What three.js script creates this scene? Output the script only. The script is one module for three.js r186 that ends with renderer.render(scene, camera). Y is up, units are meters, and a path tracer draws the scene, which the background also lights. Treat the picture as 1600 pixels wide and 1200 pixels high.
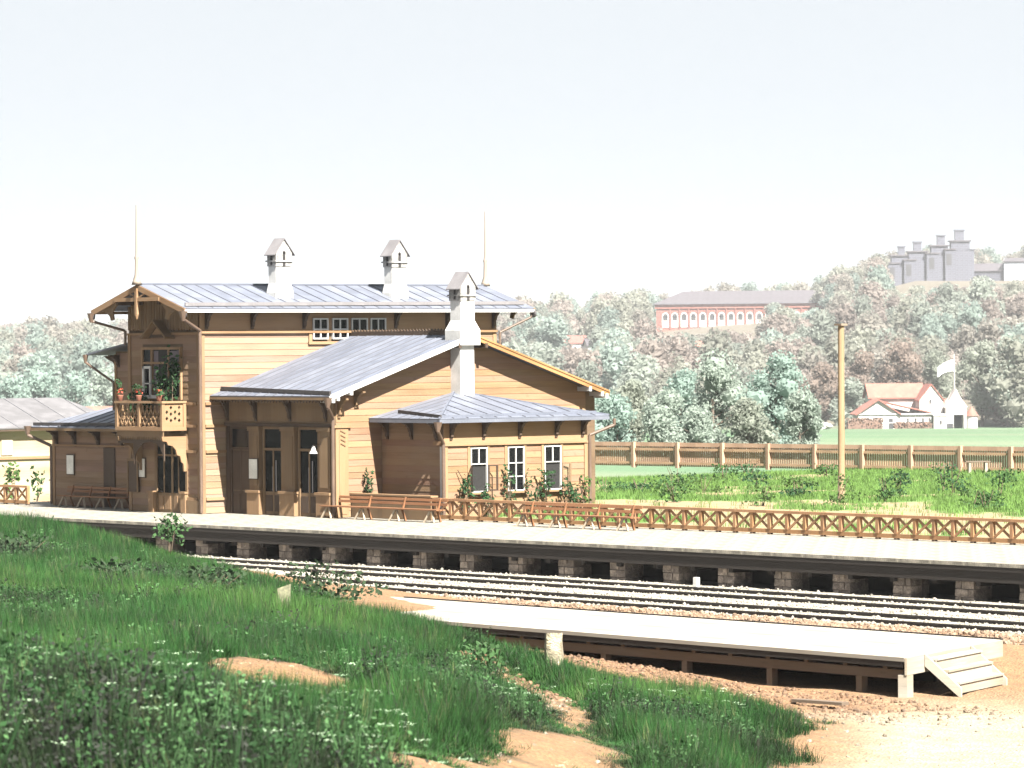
import * as THREE from 'three';
import { mergeGeometries } from 'three/addons/utils/BufferGeometryUtils.js';

// ------------------------------------------------------------------ camera, sky, sun, exposure
const scene = new THREE.Scene();
const camera = new THREE.PerspectiveCamera(10.6556, 4 / 3, 1, 6000);
camera.position.set(90, 5.05, 69);
camera.rotation.order = 'YXZ';
camera.rotation.set(-0.008372, 0.887355, -0.008371);
scene.add(camera);
camera.focus = 105;
camera.userData.fStop = 5.5;

const renderer = new THREE.WebGLRenderer({ antialias: true });
renderer.setSize(1024, 768);
renderer.toneMapping = THREE.LinearToneMapping;
renderer.toneMappingExposure = 5.9;
renderer.shadowMap.enabled = true;

const SUN = new THREE.Vector3(0.66, 0.72, 0.115).normalize();
const sun = new THREE.DirectionalLight(new THREE.Color(1.0, 0.95, 0.86), 5.0);
sun.position.copy(SUN).multiplyScalar(150);
sun.castShadow = true;
Object.assign(sun.shadow.camera, { left: -120, right: 120, top: 120, bottom: -120, near: 1, far: 500 });
sun.shadow.mapSize.set(4096, 4096);
scene.add(sun, sun.target);
{
  const W = 256, Hh = 128, d = new Float32Array(W * Hh * 4);
  for (let j = 0; j < Hh; j++) for (let i = 0; i < W; i++) {
    const el = (j + 0.5) / Hh * 180 - 90, t = Math.min(1, Math.max(0, el / 60)), k = (j * W + i) * 4;
    d[k] = 0.134 - 0.006 * t; d[k + 1] = 0.143 - 0.005 * t; d[k + 2] = 0.151 - 0.001 * t; d[k + 3] = 1;
  }
  const sky = new THREE.DataTexture(d, W, Hh, THREE.RGBAFormat, THREE.FloatType);
  sky.mapping = THREE.EquirectangularReflectionMapping; sky.magFilter = THREE.LinearFilter; sky.needsUpdate = true;
  scene.background = sky; scene.environment = sky;
}
scene.fog = new THREE.FogExp2(new THREE.Color(0.93, 0.96, 1.0), 0.00007);

// ------------------------------------------------------------------ helpers
function rng(seed) { let a = seed >>> 0; return () => { a = (a + 0x6D2B79F5) >>> 0; let t = Math.imul(a ^ (a >>> 15), 1 | a); t = (t + Math.imul(t ^ (t >>> 7), 61 | t)) ^ t; return ((t ^ (t >>> 14)) >>> 0) / 4294967296; }; }
const R0 = rng(7), clamp = (x, a, b) => Math.min(b, Math.max(a, x)), ss = (a, b, x) => { const t = clamp((x - a) / (b - a), 0, 1); return t * t * (3 - 2 * t); }, lerp = (a, b, t) => a + (b - a) * t;
const V = (x, y, z) => new THREE.Vector3(x, y, z);
function hash2(i, j) { let h = Math.imul(i, 374761393) + Math.imul(j, 668265263); h = Math.imul(h ^ (h >>> 13), 1274126177); return ((h ^ (h >>> 16)) >>> 0) / 4294967296; }
function vn(x, y) { const i = Math.floor(x), j = Math.floor(y), f = x - i, g = y - j, u = f * f * (3 - 2 * f), v = g * g * (3 - 2 * g); return lerp(lerp(hash2(i, j), hash2(i + 1, j), u), lerp(hash2(i, j + 1), hash2(i + 1, j + 1), u), v); }
const fbm = (x, y, n = 4) => { let s = 0, a = 0.5, t = 0; for (let k = 0; k < n; k++) { s += a * vn(x, y); t += a; a *= 0.5; x = x * 2.03 + 17.1; y = y * 2.03 + 9.7; } return s / t; };

class GB {                                                     // collects faces with flat normals and uv in metres
  constructor() { this.p = []; this.n = []; this.u = []; this.du = R0() * 7; this.dv = R0() * 7; }
  tri(a, b, c) {
    const nx = (b.y - a.y) * (c.z - a.z) - (b.z - a.z) * (c.y - a.y), ny = (b.z - a.z) * (c.x - a.x) - (b.x - a.x) * (c.z - a.z), nz = (b.x - a.x) * (c.y - a.y) - (b.y - a.y) * (c.x - a.x);
    const l = Math.hypot(nx, ny, nz); if (l < 1e-10) return this;
    const ax = Math.abs(nx), ay = Math.abs(ny), az = Math.abs(nz);
    for (const q of [a, b, c]) {
      this.p.push(q.x, q.y, q.z); this.n.push(nx / l, ny / l, nz / l);
      if (ax >= ay && ax >= az) this.u.push(q.z + this.du, q.y + this.dv); else if (az >= ay) this.u.push(q.x + this.du, q.y + this.dv); else this.u.push(q.x + this.du, q.z + this.dv);
    }
    return this;
  }
  outward(k0) {                                               // turn a closed piece the right way out
    let v = 0; const p = this.p, n = this.n, u = this.u, o = k0 * 3;
    for (let k = o; k < p.length; k += 9) { const ax = p[k] - p[o], ay = p[k + 1] - p[o + 1], az = p[k + 2] - p[o + 2], bx = p[k + 3] - p[o], by = p[k + 4] - p[o + 1], bz = p[k + 5] - p[o + 2], cx = p[k + 6] - p[o], cy = p[k + 7] - p[o + 1], cz = p[k + 8] - p[o + 2]; v += ax * (by * cz - bz * cy) + ay * (bz * cx - bx * cz) + az * (bx * cy - by * cx); }
    if (v < 0) for (let k = k0; k < p.length / 3; k += 3) { for (let q = 0; q < 3; q++) { const i = (k + 1) * 3 + q, j = (k + 2) * 3 + q;[p[i], p[j]] = [p[j], p[i]]; } for (let q = 0; q < 2; q++) { const i = (k + 1) * 2 + q, j = (k + 2) * 2 + q;[u[i], u[j]] = [u[j], u[i]]; } for (let q = k * 3; q < k * 3 + 9; q++) n[q] = -n[q]; }
    return this;
  }
  quad(a, b, c, d) { this.tri(a, b, c); return this.tri(a, c, d); }
  hexa(v) {                                                    // 0-3 one face, 4-7 the opposite one
    const k0 = this.p.length / 3, f = (a, b, c, d) => this.quad(v[a], v[b], v[c], v[d]);
    f(0, 1, 2, 3); f(7, 6, 5, 4); f(0, 4, 5, 1); f(1, 5, 6, 2); f(2, 6, 7, 3); f(3, 7, 4, 0); return this.outward(k0);
  }
  box(x0, x1, y0, y1, z0, z1) {
    if (x0 > x1) [x0, x1] = [x1, x0]; if (y0 > y1) [y0, y1] = [y1, y0]; if (z0 > z1) [z0, z1] = [z1, z0];
    return this.hexa([V(x0, y0, z1), V(x1, y0, z1), V(x1, y1, z1), V(x0, y1, z1), V(x0, y0, z0), V(x1, y0, z0), V(x1, y1, z0), V(x0, y1, z0)]);
  }
  bar(p, q, w, h, up = V(0, 1, 0)) {                           // square bar from p to q: w across, h along up
    const d = q.clone().sub(p).normalize(); let s = d.clone().cross(up); if (s.length() < 1e-3) s = d.clone().cross(V(1, 0, 0)); s.normalize();
    const t = s.clone().cross(d).normalize(); s.multiplyScalar(w / 2); t.multiplyScalar(h / 2);
    const c = (o, a, b) => o.clone().addScaledVector(s, a).addScaledVector(t, b);
    return this.hexa([c(q, -1, -1), c(q, 1, -1), c(q, 1, 1), c(q, -1, 1), c(p, -1, -1), c(p, 1, -1), c(p, 1, 1), c(p, -1, 1)]);
  }
  cyl(p, q, r0, r1 = r0, n = 8, caps = true) {
    const d = q.clone().sub(p).normalize(); let s = d.clone().cross(Math.abs(d.y) > 0.9 ? V(1, 0, 0) : V(0, 1, 0)).normalize(); const t = d.clone().cross(s);
    const c = (o, r, k) => { const a = k / n * 2 * Math.PI; return o.clone().addScaledVector(s, r * Math.cos(a)).addScaledVector(t, r * Math.sin(a)); };
    const k0 = this.p.length / 3;
    for (let k = 0; k < n; k++) {
      this.quad(c(p, r0, k), c(p, r0, k + 1), c(q, r1, k + 1), c(q, r1, k));
      if (caps) { this.tri(q, c(q, r1, k), c(q, r1, k + 1)); this.tri(p, c(p, r0, k + 1), c(p, r0, k)); }
    }
    return this.outward(k0);
  }
  path(pts, r, n = 8) { for (let k = 1; k < pts.length; k++) { this.cyl(pts[k - 1], pts[k], r, r, n); } return this; }
  prism(pts, d) {                                              // convex outline (Vector3 list) pushed along d
    const k0 = this.p.length / 3, q = pts.map(v => v.clone().add(d)), n = pts.length;
    for (let k = 1; k < n - 1; k++) { this.tri(pts[0], pts[k + 1], pts[k]); this.tri(q[0], q[k], q[k + 1]); }
    for (let k = 0; k < n; k++) { const m = (k + 1) % n; this.quad(pts[k], pts[m], q[m], q[k]); }
    return this.outward(k0);
  }
  shape(list, map, depth) {                                    // any flat outline [[a,b],...] -> map(a,b,t), thickness 0..depth
    const g = new THREE.ExtrudeGeometry(new THREE.Shape(list.map(([a, b]) => new THREE.Vector2(a, b))), { depth, bevelEnabled: false, curveSegments: 6 });
    const gi = g.index ? g.toNonIndexed() : g, P = gi.attributes.position;
    const k0 = this.p.length / 3, m = k => map(P.getX(k), P.getY(k), P.getZ(k));
    for (let k = 0; k < P.count; k += 3) this.tri(m(k), m(k + 1), m(k + 2));
    return this.outward(k0);
  }
  leaf(c, r, rand, flat = 0) {                                 // one small leaf-like quad, turned at random
    const a = rand() * 6.283, b = Math.acos(2 * rand() - 1), n = V(Math.sin(b) * Math.cos(a), Math.cos(b) + flat, Math.sin(b) * Math.sin(a)).normalize();
    const s = n.clone().cross(V(rand() - 0.5, rand() - 0.5, rand() - 0.5)).normalize(), t = n.clone().cross(s);
    const l = r * (0.7 + 0.6 * rand()), w = l * 0.62;
    return this.quad(c.clone().addScaledVector(s, -l), c.clone().addScaledVector(t, -w), c.clone().addScaledVector(s, l), c.clone().addScaledVector(t, w));
  }
  geo() {
    const g = new THREE.BufferGeometry();
    g.setAttribute('position', new THREE.Float32BufferAttribute(this.p, 3)); g.setAttribute('normal', new THREE.Float32BufferAttribute(this.n, 3)); g.setAttribute('uv', new THREE.Float32BufferAttribute(this.u, 2));
    return g;
  }
}
const gb = () => new GB();
const used = {};
const numbered = n => { const k = used[n] = (used[n] ?? -1) + 1; return k ? n + '_' + String(k).padStart(3, '0') : n; };
const flags = o => { o.castShadow = o.receiveShadow = true; return o; };
function tag(o, label, category, group) { o.userData = { ...o.userData, label, category }; if (group) o.userData.group = group; return o; }
function thing(name, label, category, group, pos = [0, 0, 0], turn = 0) { const o = new THREE.Group(); o.name = numbered(name); o.position.set(...pos); o.rotation.y = turn; scene.add(o); return tag(o, label, category, group); }
function solid(name, g, m, label, category, group, pos = [0, 0, 0], turn = 0) { const o = flags(new THREE.Mesh(g.geo ? g.geo() : g, m)); o.name = numbered(name); o.position.set(...pos); o.rotation.y = turn; scene.add(o); return tag(o, label, category, group); }
function part(name, g, m, parent, label) { const o = flags(new THREE.Mesh(g.geo ? g.geo() : g, m)); o.name = name; parent.add(o); if (label) o.userData.label = label; return o; }
function sub(name, parent) { const o = new THREE.Group(); o.name = name; parent.add(o); return o; }
function struct(name, g, m) { const o = flags(new THREE.Mesh(g.geo ? g.geo() : g, m)); o.name = numbered(name); o.userData.kind = 'structure'; scene.add(o); return o; }
function copyOf(o, label, pos, turn = 0, scale) { const c = o.clone(); c.name = numbered(o.name.replace(/_\d+$/, '')); c.position.set(...pos); c.rotation.y = turn; if (scale) c.scale.set(...scale); c.userData = { ...o.userData, label }; scene.add(c); return c; }

// ------------------------------------------------------------------ materials
function tex(w, h, f, repU, repV) {
  const d = new Uint8Array(w * h * 4);
  for (let j = 0; j < h; j++) for (let i = 0; i < w; i++) { const c = f(i, j), k = (j * w + i) * 4; for (let q = 0; q < 3; q++) d[k + q] = clamp((c.length ? c[q] : c) * 255, 0, 255); d[k + 3] = 255; }
  const t = new THREE.DataTexture(d, w, h); t.wrapS = t.wrapT = THREE.RepeatWrapping; t.magFilter = t.minFilter = THREE.LinearFilter; t.repeat.set(1 / repU, 1 / repV); t.colorSpace = THREE.SRGBColorSpace; t.needsUpdate = true; return t;
}
const per = (x, y, px, py) => { // tiling noise on a px by py lattice
  const i = Math.floor(x), j = Math.floor(y), f = x - i, g = y - j, u = f * f * (3 - 2 * f), v = g * g * (3 - 2 * g), m = (a, n) => ((a % n) + n) % n;
  return lerp(lerp(hash2(m(i, px), m(j, py)), hash2(m(i + 1, px), m(j, py)), u), lerp(hash2(m(i, px), m(j + 1, py)), hash2(m(i + 1, px), m(j + 1, py)), u), v);
};
const grainAt = (i, j, W, H) => { const x = i / W, y = j / H; return 0.80 + 0.07 * per(x * 6, y * 60, 6, 60) + 0.05 * per(x * 18, y * 130, 18, 130) + 0.10 * per(x * 4, y * 5, 4, 5) + 0.12 * per(x * 2, y * 2, 2, 2) + (per(x * 9, y * 24, 9, 24) > 0.92 ? -0.06 : 0); };
const TG = tex(512, 512, (i, j) => { const g = grainAt(i, j, 512, 512), w = per(i / 512 * 3, j / 512 * 3, 3, 3); return [g, g * (0.95 + 0.05 * w), g * (0.88 + 0.12 * w)]; }, 3.1, 1.3);
const TGv = tex(512, 512, (i, j) => { const g = grainAt(j, i, 512, 512); return [g, g * 0.98, g * 0.94]; }, 1.3, 3.1);
const TM = tex(256, 256, (i, j) => 0.78 + 0.14 * per(i / 32, j / 32, 8, 8) + 0.07 * per(i / 4, j / 4, 64, 64) + 0.05 * per(i / 2, j / 40, 128, 6), 2.3, 2.3);
const TP = tex(256, 256, (i, j) => 0.84 + 0.10 * per(i / 36, j / 36, 7, 7) + 0.06 * per(i / 5, j / 5, 51, 51), 1.9, 1.9);
const TS = tex(256, 256, (i, j) => 0.5 + 0.32 * per(i / 24, j / 24, 10, 10) + 0.22 * per(i / 5, j / 5, 51, 51), 1.1, 1.1);
const TGR = tex(512, 512, (i, j) => { const a = 0.72 + 0.22 * per(i / 3, j / 3, 170, 170) + 0.14 * per(i / 24, j / 24, 21, 21), s = per(i / 2, j / 2, 256, 256) > 0.94 ? 0.86 : 1; return a * s; }, 5, 5);
const K = 0.74;                                                // all paints and soils were first mixed a little too light
const M = (c, o = {}) => new THREE.MeshStandardMaterial({ color: new THREE.Color().setRGB(...c.map(q => q * K)), roughness: 0.82, metalness: 0, ...o });
const woods = (c, n, map = TG, spread = 0.2) => Array.from({ length: n }, (_, k) => { const r = rng(91 + k * 7), f = 1 - spread / 2 + spread * r(); return M([c[0] * f, c[1] * f * (0.95 + 0.1 * r()), c[2] * f * (0.88 + 0.2 * r())], { map, bumpMap: map, bumpScale: 0.003 }); });
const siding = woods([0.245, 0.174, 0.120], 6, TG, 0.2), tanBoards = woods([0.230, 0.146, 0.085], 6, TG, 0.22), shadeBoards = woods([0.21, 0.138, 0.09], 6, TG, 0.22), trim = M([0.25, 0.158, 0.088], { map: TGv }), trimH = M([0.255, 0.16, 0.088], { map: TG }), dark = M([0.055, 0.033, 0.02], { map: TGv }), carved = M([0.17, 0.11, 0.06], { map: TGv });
const metalSheets = [0, 1, 2, 3].map(k => M([0.132 + 0.010 * k, 0.147 + 0.010 * k, 0.192 + 0.010 * k], { map: TM, roughness: 0.6 }));
const seamM = M([0.085, 0.088, 0.105], { roughness: 0.6 });
const gutterM = M([0.075, 0.068, 0.072], { map: TM, roughness: 0.6, metalness: 0.3 }), pipeM = M([0.13, 0.085, 0.06], { map: TM, roughness: 0.55 });
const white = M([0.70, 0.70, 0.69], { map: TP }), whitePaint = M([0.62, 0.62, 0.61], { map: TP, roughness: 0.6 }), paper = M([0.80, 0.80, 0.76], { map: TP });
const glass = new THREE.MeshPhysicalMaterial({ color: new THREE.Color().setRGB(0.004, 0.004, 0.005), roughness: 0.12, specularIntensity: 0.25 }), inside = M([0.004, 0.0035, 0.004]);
const slot = M([0.02, 0.018, 0.02]), leadM = M([0.2, 0.19, 0.2], { map: TM, roughness: 0.6 });
const fenceW = woods([0.33, 0.19, 0.09], 3, TGv, 0.3), benchM = M([0.22, 0.10, 0.042], { map: TG }), benchLeg = M([0.38, 0.31, 0.23], { map: TP });
const stoneMs = [0, 1, 2, 3].map(k => M([0.34 + 0.07 * k, 0.28 + 0.06 * k, 0.245 + 0.05 * k], { map: TS, bumpMap: TS, bumpScale: 0.03 }));
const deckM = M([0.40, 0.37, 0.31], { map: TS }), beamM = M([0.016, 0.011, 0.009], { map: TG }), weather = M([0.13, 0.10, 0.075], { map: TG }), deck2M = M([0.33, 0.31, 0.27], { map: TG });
const railM = M([0.025, 0.02, 0.018], { map: TM, roughness: 0.6, metalness: 0.2 }), sleeperM = M([0.08, 0.06, 0.045], { map: TG });
const leafM = (c, t = 0.35) => new THREE.MeshPhysicalMaterial({ color: new THREE.Color().setRGB(...c.map(q => q * K)), roughness: 1, specularIntensity: 0.15, transmission: t, thickness: 0, side: THREE.DoubleSide });
const shrubMs = [leafM([0.05, 0.11, 0.035]), leafM([0.035, 0.085, 0.035]), leafM([0.075, 0.14, 0.04])], stemM = M([0.10, 0.07, 0.045]), redM = M([0.45, 0.06, 0.03]), potM = M([0.20, 0.075, 0.045]);

// ------------------------------------------------------------------ the lie of the land
const CP = [[1.2, 0.80, 13.4], [-5.5, 0.85, 12.2], [6.0, 0.82, 13.9], [10.2, 0.32, 15.0], [14.4, 0.26, 16.2], [18.6, 0.14, 17.4], [26.1, 0.20, 20.8], [29.9, 0.08, 22.5], [33.9, 0.02, 23.9], [37.6, -0.24, 25.7], [39.1, -0.51, 25.5], [40.6, -0.63, 24.9], [42.5, -0.67, 25.3], [45.3, -0.71, 27.3], [21.7, 0.73, 26.2], [30.6, 0.58, 27.9], [32.4, 0.99, 35.3], [42.2, 1.16, 39.1], [44.7, 0.95, 37.6], [43.9, 0.61, 33.8], [45.5, 0.32, 33.4], [55.0, 1.56, 47.1], [56.2, 1.42, 45.6], [55.4, 1.11, 42.6], [52.3, 0.60, 37.8], [49.2, -0.03, 33.7], [64.4, 2.03, 53.0], [65.3, 1.97, 51.9], [64.6, 1.76, 49.6], [60.0, 1.02, 44.2], [54.1, 0.14, 37.9], [36, -0.95, 19.5], [42, -0.95, 21], [50, -0.95, 22], [47, -0.95, 28], [56, -0.95, 32], [62, -0.95, 42], [60, -0.95, 20], [70, -0.95, 30], [70, -0.95, 50], [41.5, -0.95, 22.9], [48, -0.95, 27.8], [48.7, -0.95, 30.9], [45.9, -0.95, 23], [51.6, -0.95, 30.1], [90, 3.3, 69], [80, 3.2, 75], [100, 2.6, 60], [110, 0, 40], [70, 3, 85]];
const tps = (() => {                                           // thin-plate surface through the points above
  const n = CP.length, m = n + 3, A = Array.from({ length: m }, () => new Float64Array(m + 1)), phi = r2 => 0.5 * r2 * Math.log(r2 + 1e-9);
  for (let i = 0; i < n; i++) {
    for (let j = 0; j < n; j++) A[i][j] = phi((CP[i][0] - CP[j][0]) ** 2 + (CP[i][2] - CP[j][2]) ** 2) + (i === j ? 1.5 : 0);
    A[i][n] = A[n][i] = 1; A[i][n + 1] = A[n + 1][i] = CP[i][0]; A[i][n + 2] = A[n + 2][i] = CP[i][2]; A[i][m] = CP[i][1];
  }
  for (let c = 0; c < m; c++) {
    let b = c; for (let r = c + 1; r < m; r++) if (Math.abs(A[r][c]) > Math.abs(A[b][c])) b = r; [A[c], A[b]] = [A[b], A[c]];
    for (let r = 0; r < m; r++) if (r !== c) { const f = A[r][c] / A[c][c]; if (f) for (let k = c; k <= m; k++) A[r][k] -= f * A[c][k]; }
  }
  const w = A.map((r, i) => r[m] / r[i]);
  return (x, z) => { let s = w[n] + w[n + 1] * x + w[n + 2] * z; for (let i = 0; i < n; i++) s += w[i] * phi((CP[i][0] - x) ** 2 + (CP[i][2] - z) ** 2); return s; };
})();
const BED = -0.94;
const BS = 2.5;                                                // the valley and hill stand this much farther and larger than first paced out
const along = (x, z) => (90 - x) * 0.775 + (69 - z) * 0.632, across = (x, z) => (x - 90) * 0.632 - (z - 69) * 0.775;
function crest(a) {                                            // how high the wooded hill stands, by bearing
  return 3 + 4.5 * ss(-0.11, 0.0, a) + 3.2 * ss(0.01, 0.06, a) + 9 * ss(0.065, 0.10, a);
}
function height(x, z) {
  const v = along(x, z), u = across(x, z);
  let y;
  if (z < -6.95) {                                             // garden, meadow, valley, wooded hill
    const leftDip = ss(-28, -55, x) * ss(60, 150, v) * -1.9, t = clamp((v - 175) / 900, 0, 1);
    y = Math.min(leftDip * (1 - t), 0) - 17.35 * t * (0.55 + 0.45 * t);
    if (v > 1070) { const s = ss(425, 930, v / BS); y = 5.05 + BS * (lerp(-3.9, crest(u / v), s) + (fbm(x * 0.008, z * 0.008) - 0.5) * 3 * s - 5.05); }
    if (v > 2500) y -= 20 * ss(2500, 3500, v);
    return y + (v < 260 ? (fbm(x * 0.4, z * 0.4) - 0.5) * 0.10 * ss(-7, -9, z) : 0);
  }
  if (z < 8) return BED + 0.03 * (fbm(x * 1.3, z * 1.3) - 0.5) + 0.05 * ss(0.6, 0, Math.abs(z - 4.1)) + 0.06 * ss(0.9, 0.2, Math.abs(z - 0.5)) * fbm(x * 2, 3) + (z > 7.3 ? (fbm(x * 1.1, z * 1.1) - 0.3) * 0.06 : 0) - 17.35 * clamp((v - 175) / 900, 0, 3);
  const hill = tps(clamp(x, -40, 120), clamp(z, -5, 95)), flat = BED + 0.50 * ss(9, 15.4, z) * ss(39, 35, x) * ss(16.4, 15.6, z) + (fbm(x * 0.9, z * 0.9) - 0.5) * 0.16;
  const left = x < 22 ? ss(9, 14.2, z) : ss(9, 14.2, z) * ss(32, 24, x) + ss(18.5, 20.5, z) * ss(24, 32, x);
  return lerp(flat, Math.max(hill, flat), clamp(left, 0, 1)) + (fbm(x * 0.5, z * 0.5) - 0.5) * 0.22 * ss(-0.8, 0.2, hill) * left - 0.2 * left * ss(-0.9, -0.3, hill) - 0.55 * ss(5.5, 0.5, Math.hypot(x - 27.5, z - 20.6)) + 0.34 * ss(2.0, 0.2, Math.hypot((x - 47.6) * 0.9, (z - 38.4) * 0.9));
}
// where grass grows on the near slope: 1 inside, 0 on bare earth
const PATH = [[35.4, 25.6], [37.6, 26.7], [40.4, 27.9], [44.2, 30.6], [47.4, 33.2], [51.4, 36.8], [55.8, 41], [61, 46]];
function segd(x, z, L) { let m = 1e9; for (let k = 1; k < L.length; k++) { const [ax, az] = L[k - 1], [bx, bz] = L[k], dx = bx - ax, dz = bz - az, t = clamp(((x - ax) * dx + (z - az) * dz) / (dx * dx + dz * dz), 0, 1); m = Math.min(m, Math.hypot(x - ax - t * dx, z - az - t * dz)); } return m; }
function bareness(x, z) {
  const n = (fbm(x * 0.8, z * 0.8) - 0.5);
  const path = 1 - ss(0.3 + 0.1 * ss(46, 52, x), 0.8 + 0.3 * ss(46, 52, x), segd(x, z, PATH) + n * 1.3 + (vn(x * 3, z * 3) - 0.5) * 0.4), hole = 1 - ss(0.7, 1.35, Math.hypot((x - 49.0) * 0.63 - (z - 39.4) * 0.775, ((x - 49.0) * 0.775 + (z - 39.4) * 0.63) * 0.45) + n * 1.8 + (vn(x * 2.6, z * 2.6) - 0.5) * 0.8);
  return clamp(Math.max(path, hole), 0, 1);
}
const EDGE = [[-30, 10.6], [-10, 11.8], [2, 12.8], [10.3, 14.2], [19.3, 17.2], [25, 20.4], [30.5, 22.5], [34.5, 23.6], [37.8, 24.3], [40.7, 24.2], [43.4, 25.4], [46.2, 27.8], [48.6, 30.5], [51.2, 33.7], [55.2, 37], [61.5, 42.5], [70, 50]];
function edgeZ(x) { for (let k = 1; k < EDGE.length; k++) if (x < EDGE[k][0]) { const [a, b] = EDGE[k - 1], [c, d] = EDGE[k]; return lerp(b, d, (x - a) / (c - a)); } return 60; }
function grassy(x, z) { const e = z - edgeZ(x) - 0.6 * ss(41, 45, x) + (fbm(x * 0.7, z * 0.7) - 0.5) * 2.2 + (vn(x * 2.3, z * 2.3) - 0.5) * 0.7; return ss(-0.8, 0.9, e) * (1 - bareness(x, z)); }

// ------------------------------------------------------------------ ground
{
  const axis = (a, b, step, lo, hi) => { const L = []; let s = step, v = a; while (v > lo) { s = Math.min(s * 1.25, 26); v -= s; L.unshift(v); } for (v = a; v <= b + 1e-6; v += step) L.push(v); s = step; v = b; while (v < hi) { s = Math.min(s * 1.3, 120); v += s; L.push(v); } return L; };
  const xs = axis(-40, 74, 0.5, -4200, 1500), zs = axis(-48, 62, 0.5, -3600, 1200);
  const P = [], C = [], U = [], I = [], nx = xs.length, col = new THREE.Color();
  for (const z of zs) for (const x of xs) {
    const y = height(x, z), v = along(x, z); P.push(x, y, z); U.push(x, z);
    let c;
    const n = fbm(x * 0.35, z * 0.35), n2 = fbm(x * 1.7 + 40, z * 1.7);
    if (z < -6.95) {
      const g = ss(0.38, 0.52, n + 0.10 * Math.sin(z * 0.5) - 0.22 * ss(-26, -19, z) * ss(-16, -6, x) + 0.12 * ss(-34, -40, z));
      const sand = [0.33, 0.245, 0.135], grass = [lerp(0.15, 0.10, n2), 0.25, 0.06];
      c = [0, 1, 2].map(k => lerp(sand[k], grass[k], g)); if (z > -8.6) c = [0.32, 0.22, 0.12];
      if (v > 190) { const t = ss(190, 230, v); const w = 0.75 + 0.55 * fbm(x * 0.012, z * 0.02) - 0.1 * ss(700, 1000, v), y = ss(0.5, 0.75, fbm(x * 0.02 + 9, z * 0.035)) * 0.5; c = c.map((q, k) => lerp(q, [lerp(0.09, 0.22, y), lerp(0.17, 0.23, y), lerp(0.085, 0.15, y)][k] * w, t)); if (v > 1070) { const t2 = ss(1070, 1200, v); c = c.map((q, k) => lerp(q, [0.13, 0.11, 0.08][k], t2)); } }
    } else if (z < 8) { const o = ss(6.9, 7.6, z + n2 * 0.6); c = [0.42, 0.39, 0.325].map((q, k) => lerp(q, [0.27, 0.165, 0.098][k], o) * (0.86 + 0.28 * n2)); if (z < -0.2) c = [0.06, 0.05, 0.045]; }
    else {
      const orange = [0.25, 0.138, 0.062], sand = [0.35, 0.30, 0.21], t = ss(0.3, -1.6, z - edgeZ(x) + n) * ss(40, 47, x + (n - 0.5) * 8 + (z - 22) * -0.35 + 2) * ss(19, 23, z + 2), g = grassy(x, z);
      c = [0, 1, 2].map(k => lerp(orange[k], sand[k], t) * (0.86 + 0.28 * n2));
      c = [0, 1, 2].map(k => lerp(c[k], [0.02, 0.034, 0.014][k], g));
    }
    C.push(...c.map(q => q * K));
  }
  for (let j = 0; j < zs.length - 1; j++) for (let i = 0; i < nx - 1; i++) { const a = j * nx + i; I.push(a, a + nx, a + 1, a + 1, a + nx, a + nx + 1); }
  const g = new THREE.BufferGeometry(); g.setAttribute('position', new THREE.Float32BufferAttribute(P, 3)); g.setAttribute('color', new THREE.Float32BufferAttribute(C, 3)); g.setAttribute('uv', new THREE.Float32BufferAttribute(U, 2)); g.setIndex(I); g.computeVertexNormals();
  struct('ground', g, new THREE.MeshStandardMaterial({ vertexColors: true, roughness: 0.95, map: TGR, bumpMap: TGR, bumpScale: 0.09 }));
}
// ------------------------------------------------------------------ the station building
const station = thing('station_building', 'yellow-brown wooden railway station with grey metal roofs, balcony and white chimneys beside the long platform', 'station');
const at = { x: c => (u, v, d) => V(c + d, v, u), z: c => (u, v, d) => V(u, v, c + d) };   // a wall facing +x (u runs along z) or +z (u along x)
function slab(g, ax, c, u0, u1, v0, v1, d0, d1) { return ax === 'x' ? g.box(c + d0, c + d1, v0, v1, u0, u1) : g.box(u0, u1, v0, v1, c + d0, c + d1); }
const boardRnd = rng(31);
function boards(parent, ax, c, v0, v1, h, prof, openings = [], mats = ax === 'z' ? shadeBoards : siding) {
  const P = at[ax](c);
  for (let v = v0; v < v1 - 0.03; v += h) {
    const b = Math.min(v + h - 0.003, v1), [l0, r0] = prof(v), [l1, r1] = prof(b);
    let runs = [[Math.max(l0, l1), Math.min(r0, r1)]];
    if (r0 - l0 < 0.08) continue;
    for (const [a0, a1, w0, w1] of openings) if (Math.min(b, w1) - Math.max(v, w0) > 0.3 * h) runs = runs.flatMap(([s, e]) => a1 <= s || a0 >= e ? [[s, e]] : [[s, a0], [a1, e]].filter(([x, y]) => y - x > 0.04));
    for (const [s, e] of runs) {
      const g = gb(), sL = s === Math.max(l0, l1), eR = e === Math.min(r0, r1), b0 = sL ? l0 : s, t0 = sL ? l1 : s, b1 = eR ? r0 : e, t1 = eR ? r1 : e, o = 0.003 * boardRnd();
      g.hexa([P(b0, v, 0.022 + o), P(b1, v, 0.022 + o), P(t1, b, 0.010 + o), P(t0, b, 0.010 + o), P(b0, v, 0), P(b1, v, 0), P(t1, b, -0.002), P(t0, b, -0.002)]);
      part('siding_board', g, mats[Math.floor(boardRnd() * 6)], parent);
    }
  }
}
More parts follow.
